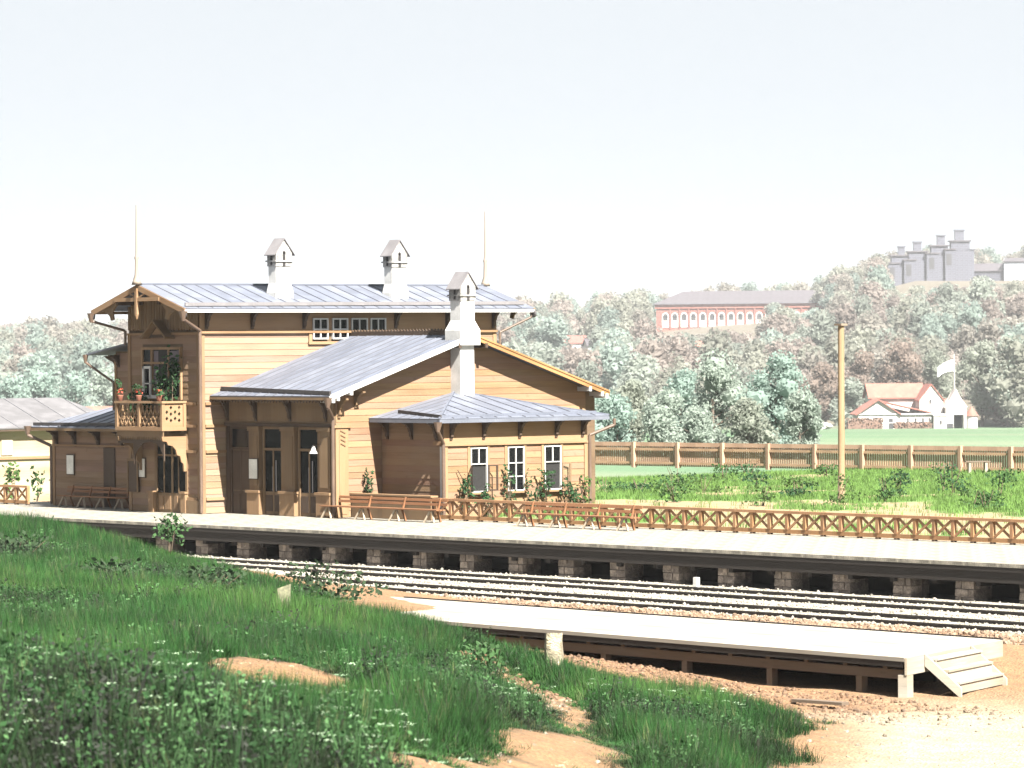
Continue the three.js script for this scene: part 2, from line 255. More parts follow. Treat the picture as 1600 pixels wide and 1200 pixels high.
function clipPoly(poly, a, b) {                                // keep a <= s <= b of a convex outline of [s, t]
  for (const [lim, sign] of [[a, 1], [b, -1]]) {
    const out = [];
    for (let k = 0; k < poly.length; k++) {
      const p = poly[k], q = poly[(k + 1) % poly.length], dp = (p[0] - lim) * sign, dq = (q[0] - lim) * sign;
      if (dp >= 0) out.push(p);
      if ((dp > 0 && dq < 0) || (dp < 0 && dq > 0)) { const t = dp / (dp - dq); out.push([lim, p[1] + (q[1] - p[1]) * t]); }
    }
    poly = out; if (poly.length < 3) return [];
  }
  return poly;
}
const sheetRnd = rng(5);
function roof(parent, corners, w = 0.54, thick = 0.04, mats = metalSheets) {   // corners[0] -> corners[1] is the eave
  const O = corners[0], s = corners[1].clone().sub(O).normalize(); let n = s.clone().cross(corners[2].clone().sub(O)).normalize(); if (n.y < 0) n.negate();
  let t = n.clone().cross(s); if (t.y < 0) t.negate();
  const poly = corners.map(c => { const d = c.clone().sub(O); return [d.dot(s), d.dot(t)]; }), lo = Math.min(...poly.map(p => p[0])), hi = Math.max(...poly.map(p => p[0]));
  const seams = gb(), W = (hi - lo) / Math.max(1, Math.round((hi - lo) / w)), pt = ([a, b], up) => O.clone().addScaledVector(s, a).addScaledVector(t, b).addScaledVector(n, up);
  for (let a = lo; a < hi - 1e-3; a += W) {
    const c = clipPoly(poly, a + 0.002, Math.min(hi, a + W) - 0.002); if (c.length < 3) continue;
    const up = 0.006 * sheetRnd(), g = gb().prism(c.map(p => pt(p, up)), n.clone().multiplyScalar(-thick - up));
    const edge = c.filter(p => Math.abs(p[0] - a - 0.002) < 1e-4).map(p => p[1]);
    if (edge.length >= 2 && a > lo + 0.01) { const e0 = Math.min(...edge), e1 = Math.max(...edge); if (e1 - e0 > 0.1) seams.bar(pt([a, e0 + 0.01], 0.01), pt([a, e1 - 0.01], 0.01), 0.014, 0.026, n); }
    part('metal_sheet', g, mats[Math.floor(sheetRnd() * 4)], parent);
  }
  if (seams.p.length) part('standing_seams', seams, seamM, parent);
}
function bracket(parent, ax, c, u, v, out, drop, m = dark) {    // curved eave bracket, its face across the wall
  const e = out, d = drop;
  const L = [[0, 0], [e, 0], [e, -0.09 * d], [0.82 * e, -0.16 * d], [0.72 * e, -0.12 * d], [0.55 * e, -0.3 * d], [0.42 * e, -0.34 * d], [0.32 * e, -0.55 * d], [0.24 * e, -0.6 * d], [0.22 * e, -0.82 * d], [0.1 * e, -0.9 * d], [0.08 * e, -d], [0, -d]];
  const P = at[ax](c);
  part('eave_bracket', gb().shape(L, (a, b, t) => P(u - 0.05 + t, v + b, a), 0.1), m, parent);
}
function windowPart(parent, ax, c, u0, u1, v0, v1, o = {}) {
  const f = o.f ?? 0.05, fm = o.m ?? whitePaint, g = gb(), d1 = 0.055;
  for (const [a, b, e, h] of [[u0, u0 + f, v0, v1], [u1 - f, u1, v0, v1], [u0 + f, u1 - f, v1 - f, v1], [u0 + f, u1 - f, v0, v0 + f]]) slab(g, ax, c, a, b, e, h, -0.05, d1);
  const us = [u0 + f, ...(o.mull ?? []), u1 - f], vs = [v0 + f, ...(o.trans ?? []), v1 - f], mb = o.bar ?? 0.02;
  for (const m of us.slice(1, -1)) slab(g, ax, c, m - mb, m + mb, o.openBelow ?? v0 + f, v1 - f, -0.04, d1 - 0.008);
  for (const m of vs.slice(1, -1)) if (m >= (o.openBelow ?? 0)) slab(g, ax, c, u0 + f, u1 - f, m - mb, m + mb, -0.041, d1 - 0.012);
  const w = part('window', g, fm, parent, o.label);
  for (let i = 0; i < us.length - 1; i++) for (let j = 0; j < vs.length - 1; j++) if (!(o.open && o.open(i, j))) part('pane', slab(gb(), ax, c, us[i] + (i ? mb : 0), us[i + 1] - (i < us.length - 2 ? mb : 0), vs[j] + (j ? mb : 0), vs[j + 1] - (j < vs.length - 2 ? mb : 0), -0.02, 0.004), glass, w);
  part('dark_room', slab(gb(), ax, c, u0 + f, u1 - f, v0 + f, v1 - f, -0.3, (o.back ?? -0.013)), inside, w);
  if (o.sill) part('sill', slab(gb(), ax, c, u0 - 0.08, u1 + 0.08, v0 - 0.06, v0 - 0.003, -0.01, 0.14), trimH, w);
  return w;
}
const core = M([0.12, 0.08, 0.045], { map: TG });

// ---- main two-storey block
const mX = -15.7, mL = -19.65, mZ = -4.55, mB = -16.4, RX = (mX + mL) / 2, EY = 6.42, SL = 0.3, eR = mX + 0.62, eL = mL - 0.62, rY = EY + SL * (eR - RX);
{
  const wall = part('wall', gb().box(mL, mX, 0.005, 6.5, mB, mZ).prism([V(mL, 6.5, mB), V(mX, 6.5, mB), V(RX, rY - 0.1, mB)], V(0, 0, mZ - mB)), core, station);
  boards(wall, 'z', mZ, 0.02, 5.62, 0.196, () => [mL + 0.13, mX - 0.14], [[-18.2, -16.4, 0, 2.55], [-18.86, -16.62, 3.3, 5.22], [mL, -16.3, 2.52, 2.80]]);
  boards(wall, 'x', mX, 0.02, 5.66, 0.196, () => [mB, mZ - 0.14], [[-11.9, -8.75, 5.36, 6.2], [-15.9, -5.48, 0, 3.55]]);
  for (const v of [0.46, 1.94, 2.74, 3.44]) { part('moulding', gb().box(mX + 0.002, mX + 0.075, v - 0.045, v + 0.045, -5.5, mZ - 0.15), trimH, wall); part('moulding', gb().box(-16.45, mX - 0.15, v - 0.045, v + 0.045, mZ + 0.002, mZ + 0.075), trimH, wall); }
  part('moulding', gb().box(mX + 0.001, mX + 0.11, 5.63, 5.70, mB, mZ + 0.11), trimH, wall); part('moulding', gb().box(mL, mX + 0.001, 5.60, 5.67, mZ + 0.001, mZ + 0.09), trimH, wall);
  part('frieze', gb().box(mX + 0.001, mX + 0.045, 5.70, 6.5, mB, mZ + 0.03), trimH, wall);
  for (const [a, b] of [[mL - 0.02, mL + 0.13], [mX - 0.14, mX + 0.05]]) part('corner_board', gb().box(a, b, 0.01, 5.6, mZ + 0.002, mZ + 0.05), trim, wall);
  part('corner_board', gb().box(mX + 0.002, mX + 0.05, 0.01, 5.62, mZ - 0.14, mZ + 0.002), trim, wall);
  part('corner_board', gb().box(mX + 0.002, mX + 0.05, 3.9, 5.62, mB, mB + 0.14), trim, wall);
  part('plinth_block', gb().box(mX - 0.78, mX + 0.09, 0.008, 0.42, mZ + 0.051, mZ + 0.12), carved, wall);
  // scalloped vertical boards filling the front gable
  for (let x = mL + 0.02; x < mX - 0.05; x += 0.15) {
    const top = rY - 0.12 - SL * Math.abs(x + 0.07 - RX), b = 5.74;
    part('gable_board', gb().shape([[0.005, b + 0.06], [0.04, b + 0.015], [0.07, b], [0.1, b + 0.015], [0.135, b + 0.06], [0.135, top], [0.005, top]], (p, q, t) => V(x + p, q, mZ + 0.004 + t), 0.05 + 0.006 * boardRnd()), carved, wall);
  }
  const rf = sub('roof', station), F = -3.55, B = -17.55;
  roof(rf, [V(eR, EY, F), V(eR, EY, B), V(RX, rY, B), V(RX, rY, F)]);
  roof(rf, [V(eL, EY, F), V(eL, EY, B), V(RX, rY, B), V(RX, rY, F)]);
  part('ridge_cap', gb().bar(V(RX, rY + 0.015, F), V(RX, rY + 0.015, B), 0.16, 0.05), metalSheets[1], rf);
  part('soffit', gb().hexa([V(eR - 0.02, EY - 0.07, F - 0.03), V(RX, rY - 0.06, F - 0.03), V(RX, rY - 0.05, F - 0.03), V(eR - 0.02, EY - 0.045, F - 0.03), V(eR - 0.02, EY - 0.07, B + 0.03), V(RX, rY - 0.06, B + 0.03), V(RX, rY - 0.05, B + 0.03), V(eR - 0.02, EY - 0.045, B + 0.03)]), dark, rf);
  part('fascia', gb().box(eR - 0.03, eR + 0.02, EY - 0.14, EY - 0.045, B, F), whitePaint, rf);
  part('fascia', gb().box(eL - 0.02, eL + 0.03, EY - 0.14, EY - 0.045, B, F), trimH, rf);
  part('gutter', gb().bar(V(eR - 0.12, EY + 0.115, F - 0.1), V(eR - 0.28, EY + 0.17, B + 0.2), 0.05, 0.11), leadM, rf);
  for (const z of [-4.75, -6.5, -8.52, -12.2, -14.3, -16.25]) bracket(rf, 'x', mX + 0.05, z, 6.38, 0.46, 0.62);
  // front and rear bargeboards with collar, king post and struts
  for (const [z, tm] of [[F, trimH], [B, trimH]]) {
    for (const s of [-1, 1]) {
      const e = s > 0 ? eR : eL;
      part('bargeboard', gb().bar(V(RX, rY - 0.10, z), V(e, EY - 0.10, z), 0.06, 0.17), tm, rf);
      part('bargeboard_end', gb().cyl(V(e - s * 0.04, EY - 0.2, z - 0.03), V(e - s * 0.04, EY - 0.2, z + 0.05), 0.12, 0.12, 12), gutterM, rf);
      // curved lower brace from the eave in to the wall
      const L = [[0, 0], [1.0, -0.30], [1.55, -0.02], [1.55, 0.10], [0.8, 0.14]].map(([a, b]) => [a, b]);
      part('gable_brace', gb().shape([[0.35, -0.14], [0.55, -0.17], [0.80, -0.28], [0.95, -0.46], [1.0, -0.62], [1.16, -0.62], [1.1, -0.3], [1.25, -0.14], [1.5, -0.02], [1.5, 0.1], [0.35, -0.05]], (a, b, t) => V(e - s * a * 1.0, EY + 0.03 + b * 0.8 + Math.max(0, a - 0.35) * SL * 0.6, z + (z === F ? -1 : 1) * (0.05 + t)), 0.06), carved, rf);
      part('gable_strut', gb().bar(V(RX + s * 0.1, rY - 0.42, z), V(RX + s * 0.48, rY - 0.26, z), 0.04, 0.05), tm, rf);
      part('purlin', gb().box(RX + s * 1.15 - 0.06, RX + s * 1.15 + 0.06, EY + 0.13, EY + 0.26, z, z === F ? mZ : mB), dark, rf);
    }
    part('collar_beam', gb().bar(V(RX - 1.25, rY - 0.48, z + 0.02), V(RX + 1.25, rY - 0.48, z + 0.02), 0.07, 0.12), tm, rf);
    part('king_post', gb().box(RX - 0.06, RX + 0.06, rY - 0.95, rY - 0.12, z - 0.02, z + 0.075).cyl(V(RX, rY - 1.1, z + 0.03), V(RX, rY - 0.95, z + 0.03), 0.02, 0.07, 8), trimH, rf);
    part('ridge_beam', gb().box(RX - 0.07, RX + 0.07, rY - 0.24, rY - 0.09, z, z === F ? mZ : mB), dark, rf);
  }
  // finials
  for (const z of [F + 0.02, B - 0.02]) {
    const fi = part('finial', new THREE.LatheGeometry([[0, 0], [0.17, 0], [0.13, 0.12], [0.065, 0.32], [0.05, 0.8], [0.08, 0.84], [0.05, 0.9], [0.036, 1.0], [0.016, 2.5], [0, 2.52]].map(([a, b]) => new THREE.Vector2(a, b)), 10), M([0.235, 0.195, 0.16]), rf);
    fi.position.set(RX, rY - 0.02, z);
  }
}
const sooty = M([0.5, 0.49, 0.48], { map: TS });
function chimney(x0, x1, z0, z1, base, shoulder, top, wide) {
  const c = part('chimney', gb().box(x0 - wide, x1 + wide, base, shoulder, z0 - wide, z1 + wide).hexa([V(x0 - wide, shoulder, z1 + wide), V(x1 + wide, shoulder, z1 + wide), V(x1, shoulder + 0.3, z1), V(x0, shoulder + 0.3, z1), V(x0 - wide, shoulder, z0 - wide), V(x1 + wide, shoulder, z0 - wide), V(x1, shoulder + 0.3, z0), V(x0, shoulder + 0.3, z0)]).box(x0, x1, shoulder + 0.25, top - 0.85, z0, z1), white, station);
  const q = 0.07, zc = (z0 + z1) / 2, xc = (x0 + x1) / 2, t = top - 0.44;
  part('cap', gb().box(x0 - q * 0.4, x1 + q * 0.4, top - 0.9, t, z0 - q * 0.4, z1 + q * 0.4).prism([V(x0 - q * 0.4, t, z0 - q * 0.4), V(x0 - q * 0.4, t, z1 + q * 0.4), V(x0 - q * 0.4, top - 0.04, zc)], V(x1 - x0 + q * 0.8, 0, 0)).box(x0 - q, x1 + q, t - 0.32, t - 0.27, z0 - q, z1 + q), sooty, c);
  for (const s of [-1, 1]) {
    const e = s > 0 ? z1 + q + 0.05 : z0 - q - 0.05;
    part('cap_roof', gb().hexa([V(x0 - q, t - 0.09, e), V(x1 + q, t - 0.09, e), V(x1 + q, top, zc), V(x0 - q, top, zc), V(x0 - q, t - 0.12, e), V(x1 + q, t - 0.12, e), V(x1 + q, top - 0.035, zc), V(x0 - q, top - 0.035, zc)]), leadM, c);
    part('smoke_slot', gb().box(xc - 0.045, xc + 0.045, t - 0.42, t - 0.06, s > 0 ? z1 + 0.02 : z0 - 0.04, s > 0 ? z1 + 0.04 : z0 - 0.02), slot, c);
  }
  part('smoke_slot', gb().box(x1 + 0.02, x1 + 0.04, t - 0.45, t - 0.02, zc - 0.05, zc + 0.05).cyl(V(x1 + 0.02, t - 0.02, zc), V(x1 + 0.04, t - 0.02, zc), 0.05, 0.05, 10), slot, c);
}
chimney(-16.62, -16.2, -8.44, -7.86, 6.5, 6.92, 8.66, 0.05);
chimney(-16.62, -16.2, -13.08, -12.5, 6.5, 6.92, 8.66, 0.05);
chimney(-9.975, -9.45, -10.52, -9.98, 5.2, 5.66, 7.47, 0.12);
part('chimney_shaft', gb().box(-9.965, -9.47, 3.5, 5.3, -10.5, -9.96), white, station);
// high windows on the sunny side
for (const [a, b, v] of [[-9.47, -8.87, 5.43], [-10.26, -9.64, 5.43], [-11.05, -10.4, 5.60], [-11.79, -11.17, 5.60]]) windowPart(station, 'x', mX + 0.045, a, b, v, 6.1, { f: 0.045, mull: [(a + b) / 2], trans: v > 5.5 ? [] : [v + (6.1 - v) * 0.47], bar: 0.022, back: -0.03 });
part('window_trim', gb().box(mX + 0.03, mX + 0.09, 5.27, 5.36, -12, -8.7).box(mX + 0.03, mX + 0.075, 5.36, 5.70, -8.84, -8.72), trimH, station);
// downpipes and hoppers
const pipe = (pts, r = 0.055) => part('downpipe', gb().path(pts.map(p => V(...p)), r, 10), pipeM, station);
const hopper = (x, y, z) => part('rain_hopper', gb().cyl(V(x, y - 0.3, z), V(x, y, z), 0.05, 0.14, 10), pipeM, station);
hopper(eR - 0.02, EY - 0.1, -3.5); pipe([[eR - 0.02, EY - 0.35, -3.5], [mX + 0.14, 5.72, mZ + 0.1], [mX + 0.14, 0.03, mZ + 0.1]]);
hopper(eL + 0.04, EY - 0.1, -3.5); pipe([[eL + 0.04, EY - 0.35, -3.5], [mL - 0.1, 5.75, mZ + 0.08], [mL - 0.1, 5.3, mZ + 0.08]], 0.045);
pipe([[eR - 0.1, EY - 0.12, -17.5], [eR - 0.1, EY - 0.3, -17.5], [mX + 0.1, 5.62, mB - 0.1], [mX + 0.1, 4.2, mB - 0.1]], 0.04);

// ---- balcony door, balcony and porch
{
  const w = windowPart(station, 'z', mZ + 0.035, -18.86, -16.66, 3.56, 5.22, { f: 0.08, m: trim, mull: [-18.3, -17.35], trans: [4.72], bar: 0.035, back: -0.025, open: i => i === 1, label: 'dark balcony doorway with an open white sash' });
  part('curtain', gb().box(-18.24, -17.98, 3.66, 5.1, mZ - 0.02, mZ + 0.02).box(-17.5, -17.4, 3.66, 5.1, mZ - 0.02, mZ + 0.02).box(-17.3, -16.8, 4.76, 5.1, mZ + 0.041, mZ + 0.05), M([0.12, 0.1, 0.12]), w);
  const os = gb(), o = [-18.72, -18.25];
  for (const [a, b, c, d] of [[o[0], o[0] + 0.09, 3.62, 4.62], [o[1] - 0.07, o[1], 3.62, 4.55], [o[0], o[1], 4.54, 4.62], [o[0], -17.7, 3.6, 3.7], [o[0], o[1], 4.05, 4.09]]) os.box(a, b, c, d, mZ + 0.1, mZ + 0.15);
  part('open_sash', os, whitePaint, w);
  // hood over the balcony door
  const h = part('door_hood', gb().prism([V(-18.35, 5.52, mZ + 0.03), V(-17.15, 5.52, mZ + 0.03), V(-17.75, 5.98, mZ + 0.03)], V(0, 0, 0.1)), dark, station);
  part('hood_board', gb().bar(V(-17.75, 6.05, mZ + 0.2), V(-18.45, 5.5, mZ + 0.2), 0.4, 0.05), carved, h); part('hood_board', gb().bar(V(-17.75, 6.05, mZ + 0.2), V(-17.05, 5.5, mZ + 0.2), 0.4, 0.05), carved, h);
  part('hood_panel', gb().prism([V(-18.1, 5.62, mZ + 0.14), V(-17.4, 5.62, mZ + 0.14), V(-17.75, 5.9, mZ + 0.14)], V(0, 0, 0.04)), trimH, h);

  const bx0 = -18.95, bx1 = -16.45, bz = -3.62, y0 = 2.62, y1 = 3.46;
  const bal = part('balcony', gb().box(bx0 - 0.06, bx1 + 0.06, y0 - 0.02, y0 + 0.1, mZ + 0.05, bz + 0.06), trimH, station);
  part('balcony_fascia', gb().box(bx0 - 0.02, bx1 + 0.02, y0 - 0.2, y0 - 0.025, bz - 0.04, bz), carved, bal);
  for (const [x, z] of [[bx0, bz], [bx1, bz], [bx1, mZ + 0.12], [bx0, mZ + 0.12], [(bx0 + bx1) / 2, bz]]) part('balcony_post', gb().box(x - 0.055, x + 0.055, y0 + 0.1, y1 + 0.03, z - 0.055, z + 0.055), trim, bal);
  part('handrail', gb().box(bx0 - 0.09, bx1 + 0.09, y1, y1 + 0.07, bz - 0.075, bz + 0.075).box(bx1 - 0.075, bx1 + 0.075, y1 + 0.001, y1 + 0.069, mZ + 0.06, bz - 0.076).box(bx0 - 0.075, bx0 + 0.075, y1 + 0.001, y1 + 0.069, mZ + 0.06, bz - 0.076), trimH, bal);
  const latticeFront = (P, w) => { const n = Math.round(w / 0.26), g = 0.83 - 0.16;
    for (let k = 0; k < n; k++) { const a = 0.06 + (w - 0.12) * k / n, b = 0.06 + (w - 0.12) * (k + 1) / n, m = (a + b) / 2; part('lattice_slat', gb().bar(P(a, y0 + 0.13), P(b, y0 + 0.46), 0.03, 0.045).bar(P(b, y0 + 0.13), P(a, y0 + 0.46), 0.03, 0.045).bar(P(a, y0 + 0.46), P(m, y0 + 0.66), 0.03, 0.04).bar(P(b, y0 + 0.46), P(m, y0 + 0.66), 0.03, 0.04), trim, bal); part('lattice_knob', gb().box(-0.03 + P(m, 0).x, 0.03 + P(m, 0).x, y0 + 0.66, y0 + 0.78, P(m, 0).z - 0.02, P(m, 0).z + 0.02), carved, bal); } };
  latticeFront((u, v) => V(bx0 + u, v, bz), (bx1 - bx0) / 2); latticeFront((u, v) => V((bx0 + bx1) / 2 + u, v, bz), (bx1 - bx0) / 2); latticeFront((u, v) => V(bx0, v, mZ + 0.12 + u), bz - mZ - 0.12);
  // solid pierced panel on the sunny end
  const sh = new THREE.Shape([[-4.40, y0 + 0.1], [bz - 0.06, y0 + 0.1], [bz - 0.06, y1], [-4.40, y1]].map(([a, b]) => new THREE.Vector2(a, b)));
  for (let i = 0; i < 4; i++) for (let j = 0; j < 3; j++) { const cx = -4.24 + i * 0.155, cy = y0 + 0.30 + j * 0.2 + (i % 2) * 0.06, r = 0.058; if (cy + r > y1 - 0.03) continue; const hole = new THREE.Path(); hole.moveTo(cx - r, cy); hole.lineTo(cx, cy - r * 1.2); hole.lineTo(cx + r, cy); hole.lineTo(cx, cy + r * 1.2); sh.holes.push(hole); }
  const pg = new THREE.ExtrudeGeometry(sh, { depth: 0.03, bevelEnabled: false }); pg.rotateY(-Math.PI / 2); pg.translate(bx1 + 0.02, 0, 0); part('pierced_panel', pg, trimH, bal);
  // scalloped valance and side brackets of the porch below
  for (let x = bx0; x < bx1 - 0.05; x += 0.1) part('valance_tooth', gb().prism([V(x + 0.003, y0 - 0.2, bz - 0.03), V(x + 0.097, y0 - 0.2, bz - 0.03), V(x + 0.05, y0 - 0.31, bz - 0.03)], V(0, 0, 0.025)), carved, bal);
  for (const [x, m] of [[bx0 + 0.02, carved], [bx1 - 0.03, trimH]]) part('porch_bracket', gb().shape([[0, -0.2], [0.93, -0.2], [0.9, -0.34], [0.74, -0.36], [0.7, -0.46], [0.52, -0.5], [0.4, -0.62], [0.36, -0.78], [0.24, -0.82], [0.2, -1.0], [0.12, -1.06], [0.1, -1.3], [0, -1.3]], (a, b, t) => V(x + t, y0 + b, mZ + 0.05 + a), 0.06), m, bal);
  part('porch_arch', gb().shape([[-1.85, 0], [1.0, 0], [1.0, -0.75], [0.9, -0.5], [0.75, -0.32], [0.5, -0.2], [0.1, -0.14], [-0.3, -0.2], [-0.6, -0.34], [-0.78, -0.55], [-0.86, -0.85], [-0.9, -0.2], [-1.85, -0.2]], (a, b, t) => V(-17.4 + a * 0.9, y0 - 0.22 + b, bz - 0.12 + t), 0.04), dark, bal);

  // porch door, sidelight and pedestals
  const dr = part('door', gb().box(-18.2, -18.08, 0.01, 2.5, mZ - 0.1, mZ + 0.05).box(-16.5, -16.4, 0.01, 2.5, mZ - 0.1, mZ + 0.05).box(-18.08, -16.5, 2.4, 2.5, mZ - 0.1, mZ + 0.05).box(-18.08, -16.5, 0.01, 0.62, mZ - 0.06, mZ + 0.01).box(-17.32, -17.22, 0.62, 2.4, mZ - 0.06, mZ + 0.02).box(-16.95, -16.9, 0.62, 2.4, mZ - 0.06, mZ + 0.02).box(-17.75, -17.7, 0.62, 2.4, mZ - 0.06, mZ + 0.02).box(-18.08, -16.5, 1.78, 1.84, mZ - 0.055, mZ + 0.015), carved, station);
  for (const [a, b] of [[-18.08, -17.76], [-17.69, -17.33], [-17.21, -16.96], [-16.89, -16.51]]) part('pane', gb().box(a, b, 0.63, 2.39, mZ + 0.005, mZ + 0.012), glass, dr);
  for (const [a, b] of [[-18.02, -17.76], [-17.68, -17.36], [-17.18, -16.98], [-16.86, -16.56]]) part('door_panel', gb().box(a, b, 0.1, 0.54, mZ + 0.011, mZ + 0.03), trim, dr);
  part('dark_room', gb().box(-18.07, -16.51, 0.63, 2.39, mZ - 0.3, mZ + 0.004), inside, dr);
  for (const [a, b] of [[-18.42, -18.14], [-16.62, -16.38]]) part('pedestal', gb().box(a, b, 0.008, 0.62, mZ + 0.052, mZ + 0.16).box(a - 0.03, b + 0.03, 0.62, 0.68, mZ + 0.05, mZ + 0.19), trim, station);
}

// ---- track-side wing with three double doors, and its big sunny gable
const wZ = -5.5, gX = -9.97, gB = -15.8, rZ = -10.4, gRX = -9.42, gEY = 3.69, gS = 0.333, gRY = gEY + gS * 5.52;
{
  const prof = v => { const h = clamp((gRY - 0.08 - v) / gS, 0, 5); return [Math.max(gB, rZ - h), Math.min(wZ - 0.02, rZ + h)]; };
  const wall = part('wall', gb().box(mX, gX, 0.005, 3.75, gB, wZ).prism([V(mX, 3.75, gB + 0.02), V(mX, 3.75, wZ - 0.02), V(mX, gRY - 0.12, rZ)], V(gX - mX, 0, 0)), core, station);
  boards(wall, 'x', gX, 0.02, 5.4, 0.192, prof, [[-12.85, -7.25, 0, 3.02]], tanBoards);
  // corner pilaster with a carved head on the gable wall
  part('pilaster', gb().box(gX + 0.02, gX + 0.06, 0.01, 2.72, -5.95, wZ + 0.03).box(gX + 0.022, gX + 0.1, 2.72, 2.80, -6.05, wZ + 0.1).box(gX + 0.06, gX + 0.075, 0.1, 2.6, -5.87, -5.6), trim, wall);
  for (let k = 0; k < 4; k++) part('carving', gb().bar(V(gX + 0.085, 2.56 - k * 0.13, -5.82), V(gX + 0.085, 2.64 - k * 0.13, -5.64), 0.025, 0.03), carved, wall);
  // facade: frieze, posts between doors, doors
  part('frieze', gb().box(mX + 0.03, gX, 2.84, 3.7, wZ + 0.001, wZ + 0.05), carved, wall);
  part('moulding', gb().box(mX + 0.08, gX + 0.02, 2.74, 2.84, wZ + 0.002, wZ + 0.12), dark, wall);
  part('panel_strip', gb().box(mX + 0.09, -15.45, 0.01, 2.73, wZ + 0.002, wZ + 0.04), dark, wall);
  for (const [a, b] of [[-14.33, -13.69], [-12.61, -11.84], [-10.72, -10.02]]) {
    part('pilaster', gb().box(a + 0.06, b - 0.06, 0.75, 2.74, wZ + 0.003, wZ + 0.13).box(a + 0.14, b - 0.14, 0.9, 2.45, wZ + 0.13, wZ + 0.15).box(a + 0.02, b - 0.02, 2.6, 2.73, wZ + 0.004, wZ + 0.18), carved, wall);
    part('pedestal', gb().box(a, b, 0.01, 0.68, wZ + 0.004, wZ + 0.2).box(a - 0.03, b + 0.03, 0.68, 0.76, wZ + 0.003, wZ + 0.24), trim, wall);
  }
  const doors = [[-15.4, -14.36, false], [-13.66, -12.64, true], [-11.81, -10.75, true]];
  for (const [a, b, glazed] of doors) {
    const m = (a + b) / 2, g = gb().box(a, a + 0.07, 0.01, 2.72, wZ - 0.1, wZ + 0.05).box(b - 0.07, b, 0.01, 2.72, wZ - 0.1, wZ + 0.05).box(a + 0.07, b - 0.07, 2.66, 2.73, wZ - 0.1, wZ + 0.05).box(a + 0.07, b - 0.07, 2.0, 2.07, wZ - 0.08, wZ + 0.045).box(m - 0.035, m + 0.035, 0.02, 2.0, wZ - 0.08, wZ + 0.02).box(a + 0.07, b - 0.07, 0.02, 0.72, wZ - 0.07, wZ + 0.005);
    const d = part('door', g, glazed ? carved : dark, station, glazed ? undefined : 'closed dark brown double door');
    for (const [p, q] of [[a + 0.11, m - 0.06], [m + 0.06, b - 0.11]]) {
      part('door_panel', gb().box(p, q, 0.12, 0.62, wZ + 0.006, wZ + 0.028), dark, d);
      if (glazed) part('pane', gb().box(p - 0.03, q + 0.02, 0.73, 1.99, wZ - 0.05, wZ + 0.009), glass, d); else part('door_panel', gb().box(p - 0.04, q + 0.02, 0.74, 1.98, wZ - 0.05, wZ + 0.012), dark, d);
    }
    part('transom_pane', gb().box(a + 0.075, b - 0.075, 2.08, 2.65, wZ - 0.05, wZ + 0.009), glass, d);
    if (glazed) part('curtain', gb().box(m - 0.06, m - 0.04, 0.74, 1.5, wZ + 0.01, wZ + 0.014).box(b - 0.4, b - 0.36, 0.74, 1.7, wZ + 0.01, wZ + 0.014), M([0.25, 0.24, 0.26]), d);
  }
  const rf = sub('roof', station), e0 = rZ + 5.52, e1 = rZ - 5.52, x0 = mX + 0.02;
  roof(rf, [V(x0, gEY, e0), V(gRX, gEY, e0), V(gRX, gRY, rZ), V(x0, gRY, rZ)], 0.5);
  roof(rf, [V(x0, gEY, e1), V(gRX, gEY, e1), V(gRX, gRY, rZ), V(x0, gRY, rZ)], 0.5);
  part('fascia', gb().box(x0, gRX, gEY - 0.12, gEY - 0.042, e0 - 0.035, e0 + 0.01), carved, rf);
  for (let x = x0 + 0.06; x < gRX - 0.1; x += 0.155) part('valance_tooth', gb().prism([V(x, gEY - 0.12, e0 - 0.02), V(x + 0.14, gEY - 0.12, e0 - 0.02), V(x + 0.07, gEY - 0.21, e0 - 0.02)], V(0, 0, 0.02)), dark, rf);
  part('gutter', gb().bar(V(x0 + 0.05, gEY + 0.22, e0 - 0.42), V(gRX - 0.02, gEY + 0.09, e0 - 0.05), 0.06, 0.12, V(0, 1, 0)), gutterM, rf);
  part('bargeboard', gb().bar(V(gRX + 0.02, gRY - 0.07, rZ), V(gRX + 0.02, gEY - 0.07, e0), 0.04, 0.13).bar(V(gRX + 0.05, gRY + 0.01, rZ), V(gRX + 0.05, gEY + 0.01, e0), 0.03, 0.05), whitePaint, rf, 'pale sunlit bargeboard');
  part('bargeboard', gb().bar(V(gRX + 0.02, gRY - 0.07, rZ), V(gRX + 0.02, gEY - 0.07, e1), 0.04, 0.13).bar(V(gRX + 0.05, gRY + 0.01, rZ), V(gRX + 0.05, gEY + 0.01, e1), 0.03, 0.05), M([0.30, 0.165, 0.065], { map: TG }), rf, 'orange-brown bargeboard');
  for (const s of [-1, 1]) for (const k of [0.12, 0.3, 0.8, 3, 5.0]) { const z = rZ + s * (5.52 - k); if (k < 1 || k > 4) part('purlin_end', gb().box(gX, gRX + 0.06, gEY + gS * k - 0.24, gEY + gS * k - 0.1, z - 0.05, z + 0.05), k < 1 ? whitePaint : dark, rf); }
  // saw-toothed flashing along the ridge
  const c = gb(); for (let x = x0 + 0.02; x < -9.75; x += 0.16) c.prism([V(x, gRY - 0.01, rZ), V(x + 0.16, gRY - 0.01, rZ), V(x + 0.16, gRY + 0.12, rZ), V(x + 0.08, gRY + 0.2, rZ), V(x, gRY + 0.12, rZ)], V(0, 0, 0.03)); part('ridge_crest', c, dark, rf);
  for (const x of [-15.5, -14.0, -12.2, -10.35]) bracket(rf, 'z', wZ + 0.05, x, 3.6, 0.4, 0.7);
  bracket(rf, 'x', gX + 0.03, -5.62, 3.62, 0.45, 0.6, carved); bracket(rf, 'x', gX + 0.03, -6.25, 3.62 + 0.2, 0.45, 0.5, carved);
